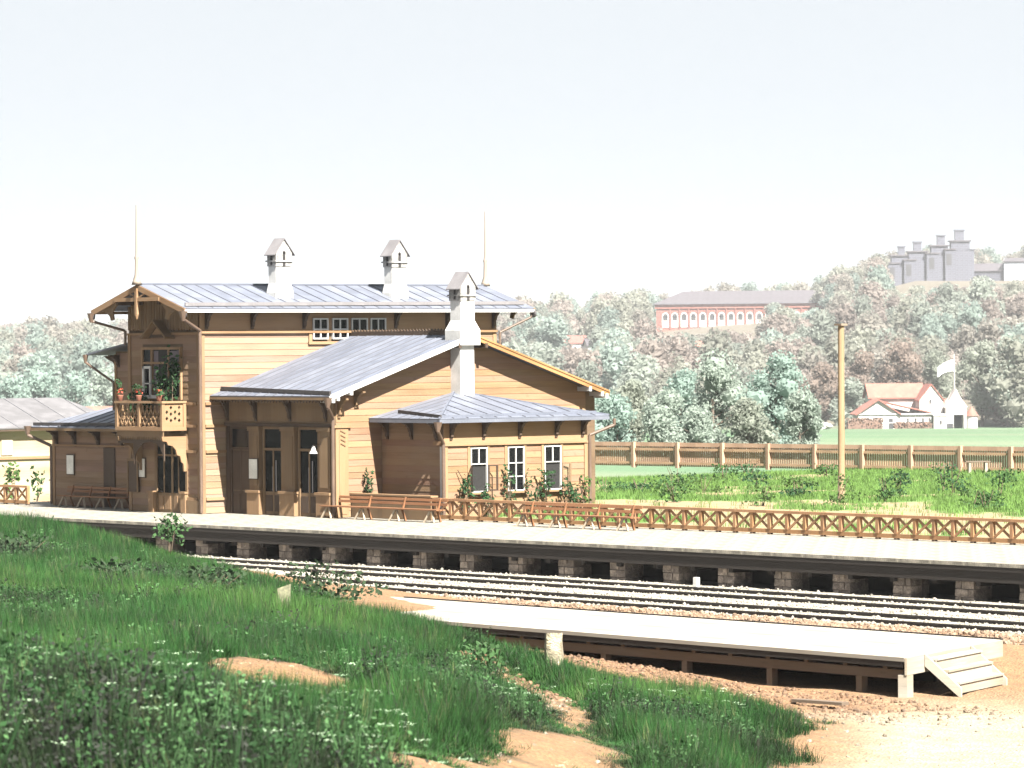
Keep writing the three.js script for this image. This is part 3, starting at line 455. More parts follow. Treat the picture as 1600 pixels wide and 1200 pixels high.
  hopper(gRX - 0.05, gEY - 0.05, e0 + 0.02); pipe([[gRX - 0.05, gEY - 0.34, e0 + 0.02], [gX + 0.07, 3.0, wZ + 0.14], [gX + 0.07, 0.03, wZ + 0.14]]);
}

// ---- low annex on the gable with a hipped roof and three windows
const aZ = -7.25, aX = -6.9, aB = -12.85;
{
  const wall = part('wall', gb().box(gX + 0.05, aX, 0.005, 2.98, aB, aZ), core, station), op = [[-8.88, -8.24, 0.76, 2.1], [-10.32, -9.68, 0.76, 2.1], [-11.78, -11.12, 0.76, 2.1]];
  boards(wall, 'x', aX, 0.02, 2.16, 0.194, () => [aB + 0.12, aZ - 0.12], op, tanBoards);
  boards(wall, 'z', aZ, 0.02, 2.95, 0.194, () => [gX + 0.04, aX - 0.12]);
  part('moulding', gb().box(aX + 0.001, aX + 0.085, 2.17, 2.23, aB, aZ + 0.06), trimH, wall); part('frieze', gb().box(aX + 0.001, aX + 0.035, 2.23, 2.97, aB, aZ + 0.01), trimH, wall);
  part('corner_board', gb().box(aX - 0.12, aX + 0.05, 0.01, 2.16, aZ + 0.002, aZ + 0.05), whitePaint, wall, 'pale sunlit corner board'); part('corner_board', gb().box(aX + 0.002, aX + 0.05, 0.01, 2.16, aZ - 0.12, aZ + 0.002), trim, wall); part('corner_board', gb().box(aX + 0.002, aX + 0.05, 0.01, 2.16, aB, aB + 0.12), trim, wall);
  part('cap_block', gb().box(aX - 0.32, aX + 0.06, 2.2, 2.32, aZ + 0.002, aZ + 0.16), trimH, wall);
  for (const [i, [a, b]] of op.entries()) {
    const w = windowPart(station, 'x', aX + 0.02, a, b, 0.76, 2.1, { f: 0.032, mull: [(a + b) / 2], trans: [1.2, 1.61], bar: 0.014, sill: true, openBelow: i === 1 ? undefined : 1.6, open: (p, q) => i !== 1 && q < 2, label: ['window with both casements swung open', 'closed white window with six panes', 'window with a glazed casement swung back on the wall'][i] });
    part('casing', gb().box(aX + 0.004, aX + 0.045, 0.7, 2.16, a - 0.1, a - 0.003).box(aX + 0.004, aX + 0.045, 0.7, 2.16, b + 0.003, b + 0.1), trim, w);
    if (i !== 1) for (const s of i ? [-1] : [-1, 1]) {               // casements standing open
      const z = s < 0 ? a : b, dir = V(i ? 0.25 : 0.8, 0, s * (i ? 0.95 : 0.55)).normalize(), p = k => V(aX + 0.08, 0, z).addScaledVector(dir, k), g = gb();
      for (const [k0, k1, y0, y1] of [[0, 0.04, 0.8, 1.58], [0.26, 0.31, 0.8, 1.58], [0.04, 0.26, 1.54, 1.58], [0.04, 0.26, 0.8, 0.84], [0.04, 0.26, 1.18, 1.2]]) g.hexa([p(k0), p(k1), p(k1), p(k0), p(k0), p(k1), p(k1), p(k0)].map((q, n) => V(q.x + (n > 3 ? 0.03 : 0), [y0, y0, y1, y1][n % 4], q.z)));
      part('open_casement', g, i ? carved : dark, w); part('casement_pane', gb().hexa([p(0.04), p(0.26), p(0.26), p(0.04), p(0.04), p(0.26), p(0.26), p(0.04)].map((q, n) => V(q.x + (n > 3 ? 0.016 : 0.012), [0.84, 0.84, 1.54, 1.54][n % 4], q.z))), new THREE.MeshPhysicalMaterial({ transmission: 1, roughness: 0.05, thickness: 0 }), w);
    }
  }
  const rf = sub('roof', station), eX = -6.45, z0 = -6.75, z1 = -13.4, E = 3.0, A = V(gX + 0.01, 3.76, -10.1);
  roof(rf, [V(gX + 0.01, E, z0), V(eX, E, z0), A], 0.52); roof(rf, [V(eX, E, z0), V(eX, E, z1), A], 0.56); roof(rf, [V(eX, E, z1), V(gX + 0.01, E, z1), A], 0.52);
  part('hip_roll', gb().bar(V(eX, E + 0.02, z0), A.clone().add(V(0, 0.02, 0)), 0.06, 0.05).bar(V(eX, E + 0.02, z1), A.clone().add(V(0, 0.02, 0)), 0.06, 0.05), metalSheets[0], rf);
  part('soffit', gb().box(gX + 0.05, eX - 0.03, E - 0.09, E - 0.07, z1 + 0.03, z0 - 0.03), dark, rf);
  part('fascia', gb().box(eX - 0.03, eX + 0.01, E - 0.13, E - 0.035, z1, z0).box(gX + 0.05, eX - 0.03, E - 0.13, E - 0.035, z0 - 0.04, z0), metalSheets[2], rf);
  part('gutter', gb().bar(V(gX + 0.75, E + 0.19, z0 - 0.6), V(eX - 0.06, E + 0.06, z0 - 0.1), 0.05, 0.11), gutterM, rf); part('gutter', gb().bar(V(eX - 0.12, E + 0.06, z0 - 0.1), V(eX - 0.28, E + 0.1, z1 + 0.3), 0.05, 0.09), metalSheets[0], rf);
  for (const z of [-7.5, -8.75, -10.15, -11.6, -12.65]) bracket(rf, 'x', aX + 0.035, z, 2.9, 0.38, 0.55); for (const x of [-9.6, -8.4, -7.2]) bracket(rf, 'z', aZ + 0.03, x, 2.9, 0.36, 0.55);
  hopper(eX - 0.1, E - 0.1, z0 - 0.02); pipe([[eX - 0.1, E - 0.38, z0 - 0.02], [aX + 0.12, 2.25, aZ + 0.1], [aX + 0.12, 0.03, aZ + 0.1]]);
  pipe([[eX, E - 0.1, z1 - 0.2], [eX, E - 0.3, z1 - 0.2], [aX + 0.1, 2.4, aB - 0.05], [aX + 0.1, 0.03, aB - 0.05]], 0.05);
}

// ---- low wing to the left and the narrow upper block beside the balcony
{
  const lX = -25.75, lZ = -5.6, lB = -15, E = 2.62, ex = -26.35, ez = -5.05;
  const wall = part('wall', gb().box(lX, mL, 0.006, 2.6, lB, lZ), core, station);
  boards(wall, 'z', lZ, 0.02, 2.55, 0.19, () => [lX + 0.1, mL], []);
  part('moulding', gb().box(lX, mL, 1.98, 2.04, lZ + 0.002, lZ + 0.07), trimH, wall); part('corner_board', gb().box(lX - 0.02, lX + 0.12, 0.01, 2.5, lZ + 0.003, lZ + 0.05), trim, wall);
  part('door_leaf', gb().box(-22.7, -22.05, 0.02, 1.95, lZ + 0.03, lZ + 0.06), dark, wall, 'dark plain door leaf in shade');
  const rf = sub('roof', station), rx = -22.8, rz = -10.3, ry = 4.07;
  roof(rf, [V(ex, E, ez), V(mL, E, ez), V(mL, ry, rz), V(rx, ry, rz)]); roof(rf, [V(ex, E, rz - 5.25), V(ex, E, ez), V(rx, ry, rz)]); roof(rf, [V(mL, E, rz - 5.25), V(ex, E, rz - 5.25), V(rx, ry, rz), V(mL, ry, rz)]);
  part('fascia', gb().box(ex, mL - 0.02, E - 0.12, E - 0.035, ez - 0.04, ez), carved, rf); part('gutter', gb().bar(V(ex + 0.05, E + 0.09, ez - 0.12), V(mL - 0.1, E + 0.12, ez - 0.2), 0.05, 0.1), gutterM, rf);
  part('soffit', gb().box(ex + 0.03, mL - 0.02, E - 0.085, E - 0.065, lB, ez - 0.05), dark, rf);
  for (const x of [-25.5, -24.4, -23.0, -21.6, -20.4]) bracket(rf, 'z', lZ + 0.02, x, 2.52, 0.42, 0.55);
  hopper(ex - 0.05, E + 0.02, ez + 0.05); pipe([[ex - 0.05, E - 0.28, ez + 0.05], [lX - 0.08, 1.98, lZ + 0.05], [lX - 0.08, 0.03, lZ + 0.05]]);
  const uX = -21.4, uZ = -5.2;
  const up = part('wall', gb().box(uX, mL - 0.01, 2.2, 5.1, -14, uZ), core, station); boards(up, 'z', uZ, 2.7, 5.05, 0.196, () => [uX + 0.1, mL - 0.02]);
  part('corner_board', gb().box(uX - 0.02, uX + 0.1, 2.6, 5.0, uZ + 0.002, uZ + 0.05), trim, up);
  roof(rf, [V(-22.4, 5.02, -4.7), V(-22.4, 5.02, -14.4), V(mL - 0.02, 5.42, -14.4), V(mL - 0.02, 5.42, -4.7)], 0.55, 0.05);
  bracket(rf, 'z', uZ + 0.01, -21.2, 4.98, 0.4, 0.4); part('eave_bracket', gb().shape([[0, 0], [-0.75, 0], [-0.5, -0.12], [-0.2, -0.2], [0, -0.5]], (a, b, t) => V(uX + a, 4.95 + b, uZ - 0.1 + t), 0.08), dark, rf);
  part('rain_hopper', gb().cyl(V(-22.42, 4.72, -4.7), V(-22.42, 5.0, -4.7), 0.04, 0.1, 8), pipeM, rf); pipe([[-22.42, 4.75, -4.7], [uX - 0.06, 4.1, uZ + 0.06], [uX - 0.06, 3.2, uZ + 0.06]], 0.04);
}
// ------------------------------------------------------------------ long platform, tracks, short platform
{
  const p = thing('railway_platform', 'long pale railway platform on stone piers running in front of the wooden station', 'platform');
  part('deck', gb().box(-62, 62, -0.09, 0, -7.05, 0.06), deckM, p);
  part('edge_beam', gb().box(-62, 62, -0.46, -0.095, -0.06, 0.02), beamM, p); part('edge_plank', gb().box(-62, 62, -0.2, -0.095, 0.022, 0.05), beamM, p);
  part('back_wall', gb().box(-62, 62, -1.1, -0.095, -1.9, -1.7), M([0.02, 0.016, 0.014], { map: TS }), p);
  const r = rng(77);
  for (let k = -14; k <= 34; k++) {                            // stone piers one fathom apart
    const x = -9.67 + 2.08 * k, pier = part('stone_pier', gb().box(x + 0.03, x + 0.6, -1.05, -0.465, -0.76, -0.17), stoneMs[0], p);
    if (x < -14 || x > 30) continue;
    for (let row = 0; row < 3; row++) { const cut = 0.22 + 0.22 * r(), y0 = -1.04 + row * 0.192; for (const [a, b] of [[0, cut], [cut, 0.63]]) { const j = () => (r() - 0.5) * 0.03; part('pier_stone', gb().hexa([V(x + a + 0.012, y0 + 0.01, -0.13 + j()), V(x + b - 0.012, y0 + 0.01, -0.13 + j()), V(x + b - 0.02, y0 + 0.18, -0.13 + j()), V(x + a + 0.02, y0 + 0.18, -0.13 + j()), V(x + a + 0.005, y0, -0.5), V(x + b - 0.005, y0, -0.5), V(x + b - 0.005, y0 + 0.19, -0.5), V(x + a + 0.005, y0 + 0.19, -0.5)]), stoneMs[Math.floor(r() * 4)], pier); } }
  }
  for (let k = 0; k < 30; k++) { const x = -12 + k * 1.43; part('joist_end', gb().box(x, x + 0.16, -0.56, -0.465, -0.9, -0.02), beamM, p); }
}
function track(z0, z1, label, x0, x1, drop = 0) {
  const t = thing('railway_track', label, 'railway track', 'tracks below the platform'), y = -0.85 - drop;
  for (const z of [z0, z1]) part('rail', gb().box(x0, x1, y - 0.035, y, z - 0.035, z + 0.035).box(x0, x1, y - 0.1, y - 0.035, z - 0.012, z + 0.012).box(x0, x1, y - 0.125, y - 0.1, z - 0.06, z + 0.06), railM, t);
  const r = rng(Math.round(z0 * 10));
  for (let x = Math.max(x0, -20); x < Math.min(x1, 44); x += 0.82) part('sleeper', gb().box(x - 0.12 + 0.04 * r(), x + 0.12, y - 0.24, y - 0.105 - 0.02 * r(), z0 - 0.45, z1 + 0.45), sleeperM, t);
  return t;
}
track(1.35, 2.87, 'railway track nearest to the long platform with stone piers', -62, 62);
track(5.2, 6.72, 'second railway track, the one beside the strip of orange earth', -62, 62);
track(10.7, 12.25, 'short stretch of siding track right of the wooden steps', 33.6, 58, 0.02);
{
  // loose ballast stones lie too thick to count
  const r = rng(12), g = new THREE.IcosahedronGeometry(1, 0), P = g.attributes.position; for (let k = 0; k < P.count; k++) { const h = 0.75 + 0.5 * hash2(Math.round(P.getX(k) * 50), Math.round(P.getY(k) * 50 + P.getZ(k) * 70)); P.setXYZ(k, P.getX(k) * h, P.getY(k) * h * 0.7, P.getZ(k) * h); } g.computeVertexNormals();
  const n = 34000, im = new THREE.InstancedMesh(g, M([1, 1, 1], { map: TS }), n), m = new THREE.Matrix4(), q = new THREE.Quaternion(), c = new THREE.Color();
  for (let k = 0; k < n; k++) {
    const x = -20 + 64 * r(), z = 0.15 + 9.5 * Math.pow(r(), 0.9), s = (z > 7 ? 0.042 : 0.027) * (0.5 + r() * r() * 1.6), f = 0.7 + 0.5 * r();
    m.compose(V(x, height(x, z) + s * 0.2, z), q.setFromEuler(new THREE.Euler(r() * 6, r() * 6, r() * 6)), V(s, s, s)); im.setMatrixAt(k, m);
    if (z > 7.2) c.setRGB(0.37 * f, 0.25 * f, 0.165 * f); else c.setRGB(0.5 * f, 0.46 * f, 0.39 * f); im.setColorAt(k, c);
  }
  flags(im); im.name = 'ballast_stones'; im.userData.kind = 'stuff'; scene.add(im); tag(im, 'pale crushed stone spread between the rails', 'ballast');
}
{
  const p = thing('low_platform', 'low wooden platform on posts with steps at its end, nearer than the tracks', 'platform');
  const y = -0.25, far0 = [18, 15.1], far1 = [38.05, 15.4], n0 = [18, 19.0], n1 = [39.9, 19.65];
  part('deck', gb().prism([V(far0[0], y, far0[1]), V(n0[0], y, n0[1]), V(n1[0], y, n1[1]), V(far1[0], y, far1[1])], V(0, -0.07, 0)), deck2M, p);
  part('far_edge_board', gb().bar(V(20, y - 0.02, 15.02), V(38.0, y - 0.02, 15.3), 0.05, 0.075), beamM, p);
  const nz = x => lerp(n0[1], n1[1], (x - n0[0]) / (n1[0] - n0[0]));
  part('edge_board', gb().bar(V(20, y - 0.12, nz(20) - 0.03), V(39.85, y - 0.12, n1[1] - 0.03), 0.04, 0.1), beamM, p);
  part('long_beam', gb().bar(V(20, y - 0.30, nz(20) - 0.16), V(39.8, y - 0.30, n1[1] - 0.16), 0.16, 0.16), weather, p);
  part('back_boards', gb().bar(V(20, y - 0.45, 16.6), V(38, y - 0.45, 17.0), 0.05, 0.7), beamM, p);
  for (let x = 22.2; x < 39.5; x += 2.35) part('post', gb().box(x - 0.07, x + 0.07, y - 0.95, y - 0.385, nz(x) - 0.24, nz(x) - 0.1), weather, p);
  for (let x = 21; x < 39.4; x += 1.02) part('joist_end', gb().box(x - 0.05, x + 0.05, y - 0.215, y - 0.075, Math.max(16, 15.9 + (x - 38.05) * 2.3), nz(x) - 0.06), weather, p);
  const d = V(far1[0] - n1[0], 0, far1[1] - n1[1]).normalize(), o = V(-d.z, 0, d.x); if (o.x < 0) o.negate();
  const E = (a, b, h) => V(n1[0], h, n1[1]).addScaledVector(d, a).addScaledVector(o, b), L = Math.hypot(far1[0] - n1[0], far1[1] - n1[1]);
  part('end_board', gb().hexa([E(0.0, 0.01, y - 0.3), E(L, 0.01, y - 0.3), E(L, 0.01, y - 0.005), E(0, 0.01, y - 0.005), E(0, 0.05, y - 0.3), E(L, 0.05, y - 0.3), E(L, 0.05, y - 0.005), E(0, 0.05, y - 0.005)]), deck2M, p);
  part('corner_post', gb().hexa([E(0.02, -0.12, y - 0.9), E(0.3, -0.12, y - 0.9), E(0.3, -0.12, y - 0.3), E(0.02, -0.12, y - 0.3), E(0.02, 0.045, y - 0.9), E(0.3, 0.045, y - 0.9), E(0.3, 0.045, y - 0.3), E(0.02, 0.045, y - 0.3)]), deck2M, p);
  const s0 = 0.8, s1 = 3.0, run = 0.62, st = part('steps', gb(), deck2M, p);
  st.geometry = (() => { const g = gb(); for (const s of [s0, s1]) g.hexa([E(s, 0.06, y - 0.2), E(s + 0.06, 0.06, y - 0.2), E(s + 0.06, 0.06, y + 0.01), E(s, 0.06, y + 0.01), E(s, run + 0.1, y - 0.74), E(s + 0.06, run + 0.1, y - 0.74), E(s + 0.06, run + 0.1, y - 0.56), E(s, run + 0.1, y - 0.56)]); return g.geo(); })();
  for (let k = 0; k < 3; k++) { const b = 0.06 + k * 0.2, h = y - 0.06 - k * 0.2; part('tread', gb().hexa([E(s0 + 0.062, b, h - 0.04), E(s1 - 0.002, b, h - 0.04), E(s1 - 0.002, b, h), E(s0 + 0.062, b, h), E(s0 + 0.062, b + 0.22, h - 0.04), E(s1 - 0.002, b + 0.22, h - 0.04), E(s1 - 0.002, b + 0.22, h), E(s0 + 0.062, b + 0.22, h)]), deck2M, st); part('riser', gb().hexa([E(s0 + 0.062, b + 0.17, h - 0.2), E(s1 - 0.002, b + 0.17, h - 0.2), E(s1 - 0.002, b + 0.17, h - 0.041), E(s0 + 0.062, b + 0.17, h - 0.041), E(s0 + 0.062, b + 0.195, h - 0.2), E(s1 - 0.002, b + 0.195, h - 0.2), E(s1 - 0.002, b + 0.195, h - 0.041), E(s0 + 0.062, b + 0.195, h - 0.041)]), deck2M, st); }
}

// ------------------------------------------------------------------ lattice fence, benches, planter and notices
{
  const fz = -6.6, H = 0.65;
  const makeFence = (label, x0, x1, z, group) => {
    const f = thing('lattice_fence', label, 'fence', group), n = Math.round((x1 - x0) / 0.7), w = (x1 - x0) / n, r = rng(3 + Math.round(x1));
    part('top_rail', gb().box(x0 - 0.05, x1 + 0.05, H - 0.075, H, z - 0.06, z + 0.06), fenceW[0], f); part('bottom_rail', gb().box(x0 - 0.05, x1 + 0.05, 0.045, 0.15, z - 0.035, z + 0.035), fenceW[1], f);
    for (let k = 0; k <= n; k++) { const x = x0 + k * w; part('post', gb().box(x - 0.055, x + 0.055, 0.151, H - 0.076, z - 0.05, z + 0.05), fenceW[k % 3], f); part('foot', gb().box(x - 0.05, x + 0.05, 0, 0.044, z - 0.06, z + 0.06), dark, f); }
    for (let k = 0; k < n; k++) { const a = x0 + k * w + 0.06, b = a + w - 0.12; part('brace', gb().bar(V(a, 0.16, z + 0.018), V(b, H - 0.085, z + 0.018), 0.034, 0.062), fenceW[Math.floor(r() * 3)], f); part('brace', gb().bar(V(a, H - 0.085, z - 0.018), V(b, 0.16, z - 0.018), 0.034, 0.062), fenceW[Math.floor(r() * 3)], f); }
    return f;
  };
  makeFence('long low brown lattice fence of crossed slats between the platform and the garden', -9.9, 27.6, fz, 'lattice fences');
  makeFence('low sunlit lattice fence at the left end of the platform', -48, -26.6, -5.1, 'lattice fences');
  // benches: slatted seat and back on splayed legs
  const bench = (label, x0, x1, z, legs) => {
    const t = thing('platform_bench', label, 'bench', 'long benches at the lattice fence', [(x0 + x1) / 2, 0, z]), w = (x1 - x0) / 2;
    for (let k = 0; k < 3; k++) part('seat_slat', gb().box(-w, w, 0.35, 0.385, -0.14 + k * 0.12, -0.04 + k * 0.12), benchM, t);
    for (let k = 0; k < 2; k++) part('back_slat', gb().hexa([V(-w, 0.48 + k * 0.12, -0.2 - k * 0.02), V(w, 0.48 + k * 0.12, -0.2 - k * 0.02), V(w, 0.56 + k * 0.12, -0.215 - k * 0.02), V(-w, 0.56 + k * 0.12, -0.215 - k * 0.02), V(-w, 0.48 + k * 0.12, -0.22 - k * 0.02), V(w, 0.48 + k * 0.12, -0.22 - k * 0.02), V(w, 0.56 + k * 0.12, -0.235 - k * 0.02), V(-w, 0.56 + k * 0.12, -0.235 - k * 0.02)]), benchM, t);
    for (let k = 0; k < legs; k++) { const x = -w + 0.35 + (2 * w - 0.7) * k / (legs - 1); part('leg', gb().bar(V(x - 0.04, 0.345, 0.12), V(x - 0.24, 0, 0.2), 0.05, 0.05), benchLeg, t); part('leg', gb().bar(V(x + 0.04, 0.345, 0.12), V(x + 0.24, 0, 0.2), 0.05, 0.05), benchLeg, t); part('leg', gb().bar(V(x, 0.345, -0.1), V(x, 0, -0.24), 0.05, 0.05), benchM, t); part('back_support', gb().bar(V(x, 0.36, -0.14), V(x, 0.7, -0.25), 0.04, 0.05), benchM, t); }
    return t;
  };
  bench('long orange-brown bench standing nearest the station doors, in front of the lattice fence', -10.35, -4.6, -5.35, 4);
  bench('long brown bench in front of the lattice fence, right of the low annex', -1.2, 3.9, -5.5, 4);
  bench('dark bench in the shade by the low left wing', -24.6, -20.6, -5.15, 4);
  const pl = thing('flower_box', 'long boarded flower box with a sunlit rim between wing corner and annex', 'planter');
  part('front_boards', gb().box(-10.9, -7.0, 0.01, 0.69, -6.08, -6.04).box(-10.9, -10.86, 0.01, 0.69, -6.5, -6.08), carved, pl); part('rim', gb().box(-10.95, -6.95, 0.69, 0.74, -6.28, -6.0), trimH, pl);
  pl.position.set(1.0, 0, 0);
  const board = (x, y0, y1, z, w, label) => { const b = thing('notice_board', label, 'notice board', 'white notices on the station front', [x, 0, z]); part('backboard', gb().box(-w / 2 - 0.03, w / 2 + 0.03, y0 - 0.03, y1 + 0.03, 0, 0.03), dark, b); part('sheet', gb().box(-w / 2, w / 2, y0, y1, 0.031, 0.042), paper, b); };
  board(-24.67, 1.06, 1.68, -5.565, 0.4, 'white paper notice on the shaded wall of the low left wing');
  board(-18.97, 1.1, 1.68, -4.515, 0.46, 'white paper notice on the main front just left of the porch door');
  board(-13.98, 1.12, 1.72, -5.34, 0.42, 'white paper notice on the post between the first and second wing doors');
  const db = thing('wall_cabinet', 'tall dark boarded panel on the main front left of the white notice', 'panel', undefined, [-19.33, 0, -4.5]);
  part('cabinet_body', gb().box(-0.27, 0.27, 0.62, 1.64, 0, 0.07), dark, db); part('cabinet_frame', gb().box(-0.3, -0.25, 0.6, 1.68, 0.071, 0.1).box(0.25, 0.3, 0.6, 1.68, 0.071, 0.1).box(-0.25, 0.25, 1.6, 1.68, 0.071, 0.1), carved, db);
  const bell = thing('wall_bell', 'small white bell-shaped lamp hanging from a bracket beside the last wing door', 'lamp', undefined, [-10.55, 1.95, -5.1]);
  part('shade', new THREE.LatheGeometry([[0.02, 0.24], [0.05, 0.2], [0.07, 0.1], [0.13, 0.0], [0.12, 0.0], [0.05, 0.1]].map(([a, b]) => new THREE.Vector2(a, b)), 14), white, bell); part('bracket', gb().bar(V(0, 0.25, 0), V(0.02, 0.25, -0.32), 0.03, 0.03).bar(V(0, 0.2, 0), V(0, 0.27, 0), 0.02, 0.02), dark, bell);
}
// flower pots on the balcony rail and potted plants
function makeBush(rand, w, h, n, leaf, m, parent, low = 0.1, name = 'foliage') {
  const g = gb(), k = []; for (let i = 0; i < 6; i++) k.push(V((rand() - 0.5) * w * 0.8, h * (low + (0.95 - low) * rand()), (rand() - 0.5) * w * 0.8));
  for (let i = 0; i < n; i++) { const c = k[Math.floor(rand() * 6)], p = V(c.x + (rand() + rand() - 1) * w * 0.42, c.y + (rand() + rand() - 1) * h * 0.3, c.z + (rand() + rand() - 1) * w * 0.42); if (p.y < 0.02) continue; g.leaf(p, leaf, rand, 0.4); }
  return part(name, g, m, parent);
}
{
  const r = rng(55);
  const pot = (x, z, label, plantH, red) => { const t = thing('flower_pot', label, 'flower pot', 'pots on the balcony', [x, 3.535, z]); part('pot', new THREE.LatheGeometry([[0, 0], [0.07, 0], [0.1, 0.16], [0.11, 0.18], [0, 0.18]].map(([a, b]) => new THREE.Vector2(a, b)), 12), potM, t); const b = makeBush(r, 0.26, plantH, 46, 0.05, shrubMs[red ? 1 : 2], t, 0.3, 'leaves'); b.position.y = 0.14; if (red) { const f = makeBush(r, 0.22, 0.24, 26, 0.035, redM, t, 0.4, 'blossoms'); f.position.y = 0.14; } return t; };
  pot(-18.8, -3.62, 'red-flowered pot at the left corner of the balcony rail', 0.55, true); pot(-17.75, -3.62, 'red-flowered pot in the middle of the balcony rail', 0.34, true); pot(-16.62, -3.62, 'red-flowered pot near the right corner of the balcony rail', 0.3, true);
  const pl = (x, z, h, label) => { const t = thing('potted_plant', label, 'potted plant', 'tall plants on the balcony', [x, 2.72, z]); part('tub', gb().cyl(V(0, 0, 0), V(0, 0.3, 0), 0.13, 0.17, 12), potM, t); part('stem', gb().cyl(V(0, 0.3, 0), V(0.03, h * 0.8, 0), 0.02, 0.01, 6), stemM, t); makeBush(r, 0.55, h, 150, 0.085, shrubMs[1], t, 0.35, 'leaves'); };
  pl(-17.15, -4.15, 1.7, 'tall dark leafy plant in front of the balcony window'); pl(-16.75, -4.2, 2.1, 'tallest leafy plant at the right side of the balcony window'); pl(-18.6, -4.25, 1.2, 'slender green plant left of the white balcony sash');
}
// climbers and shrubs along the sunny walls
{
  const r = rng(8);
  const shrub = (x, z, w, h, n, label, leaf = 0.06, y = 0.0, m) => { const t = thing('wall_shrub', label, 'shrub', 'young climbers along the sunny walls', [x, y, z]); const g = gb(); for (let k = 0; k < 4; k++) g.cyl(V((r() - 0.5) * w * 0.2, 0, (r() - 0.5) * w * 0.2), V((r() - 0.5) * w * 0.7, h * (0.5 + 0.4 * r()), (r() - 0.5) * w * 0.7), 0.014, 0.006, 5); part('stems', g, stemM, t); makeBush(r, w, h, n, leaf, m ?? shrubMs[Math.floor(r() * 3)], t, 0.15); };
  shrub(-9.7, -6.62, 0.36, 1.5, 150, 'slim dark shrub against the big gable wall left of the annex', 0.06, 0, shrubMs[1]);
  shrub(-6.62, -7.95, 0.5, 1.2, 140, 'climber left of the first annex window'); shrub(-6.6, -8.75, 0.42, 1.0, 110, 'climber under the right side of the first annex window');
  shrub(-6.62, -9.55, 0.3, 1.55, 110, 'thin tall climber just left of the middle annex window'); shrub(-6.6, -10.45, 0.42, 1.15, 130, 'dark climber at the right side of the middle annex window', 0.06, 0, shrubMs[1]);
  shrub(-6.62, -10.95, 0.5, 1.3, 150, 'bushy climber between the middle and last annex windows'); shrub(-6.6, -11.9, 0.5, 1.1, 140, 'climber below the open casement of the last annex window'); shrub(-6.62, -12.5, 0.5, 1.35, 140, 'light green climber at the right corner of the annex', 0.06, 0, shrubMs[2]);
  const st = thing('plant_stake', 'thin dark stake leaning on the annex wall left of the first window', 'stake'); part('stick', gb().cyl(V(-6.8, 1.45, -7.7), V(-6.72, 1.05, -7.92), 0.014, 0.014, 6), dark, st);
  shrub(-27.9, -7.2, 0.7, 1.3, 110, 'pale climber right of centre behind the left lattice fence', 0.09, 0, shrubMs[2]); shrub(-30.2, -6.8, 0.6, 1.25, 90, 'pale climber farthest left behind the left lattice fence', 0.09, 0, shrubMs[2]); shrub(-29.0, -7.0, 0.5, 1.0, 70, 'smallest climber behind the left lattice fence', 0.08, 0, shrubMs[0]);
}
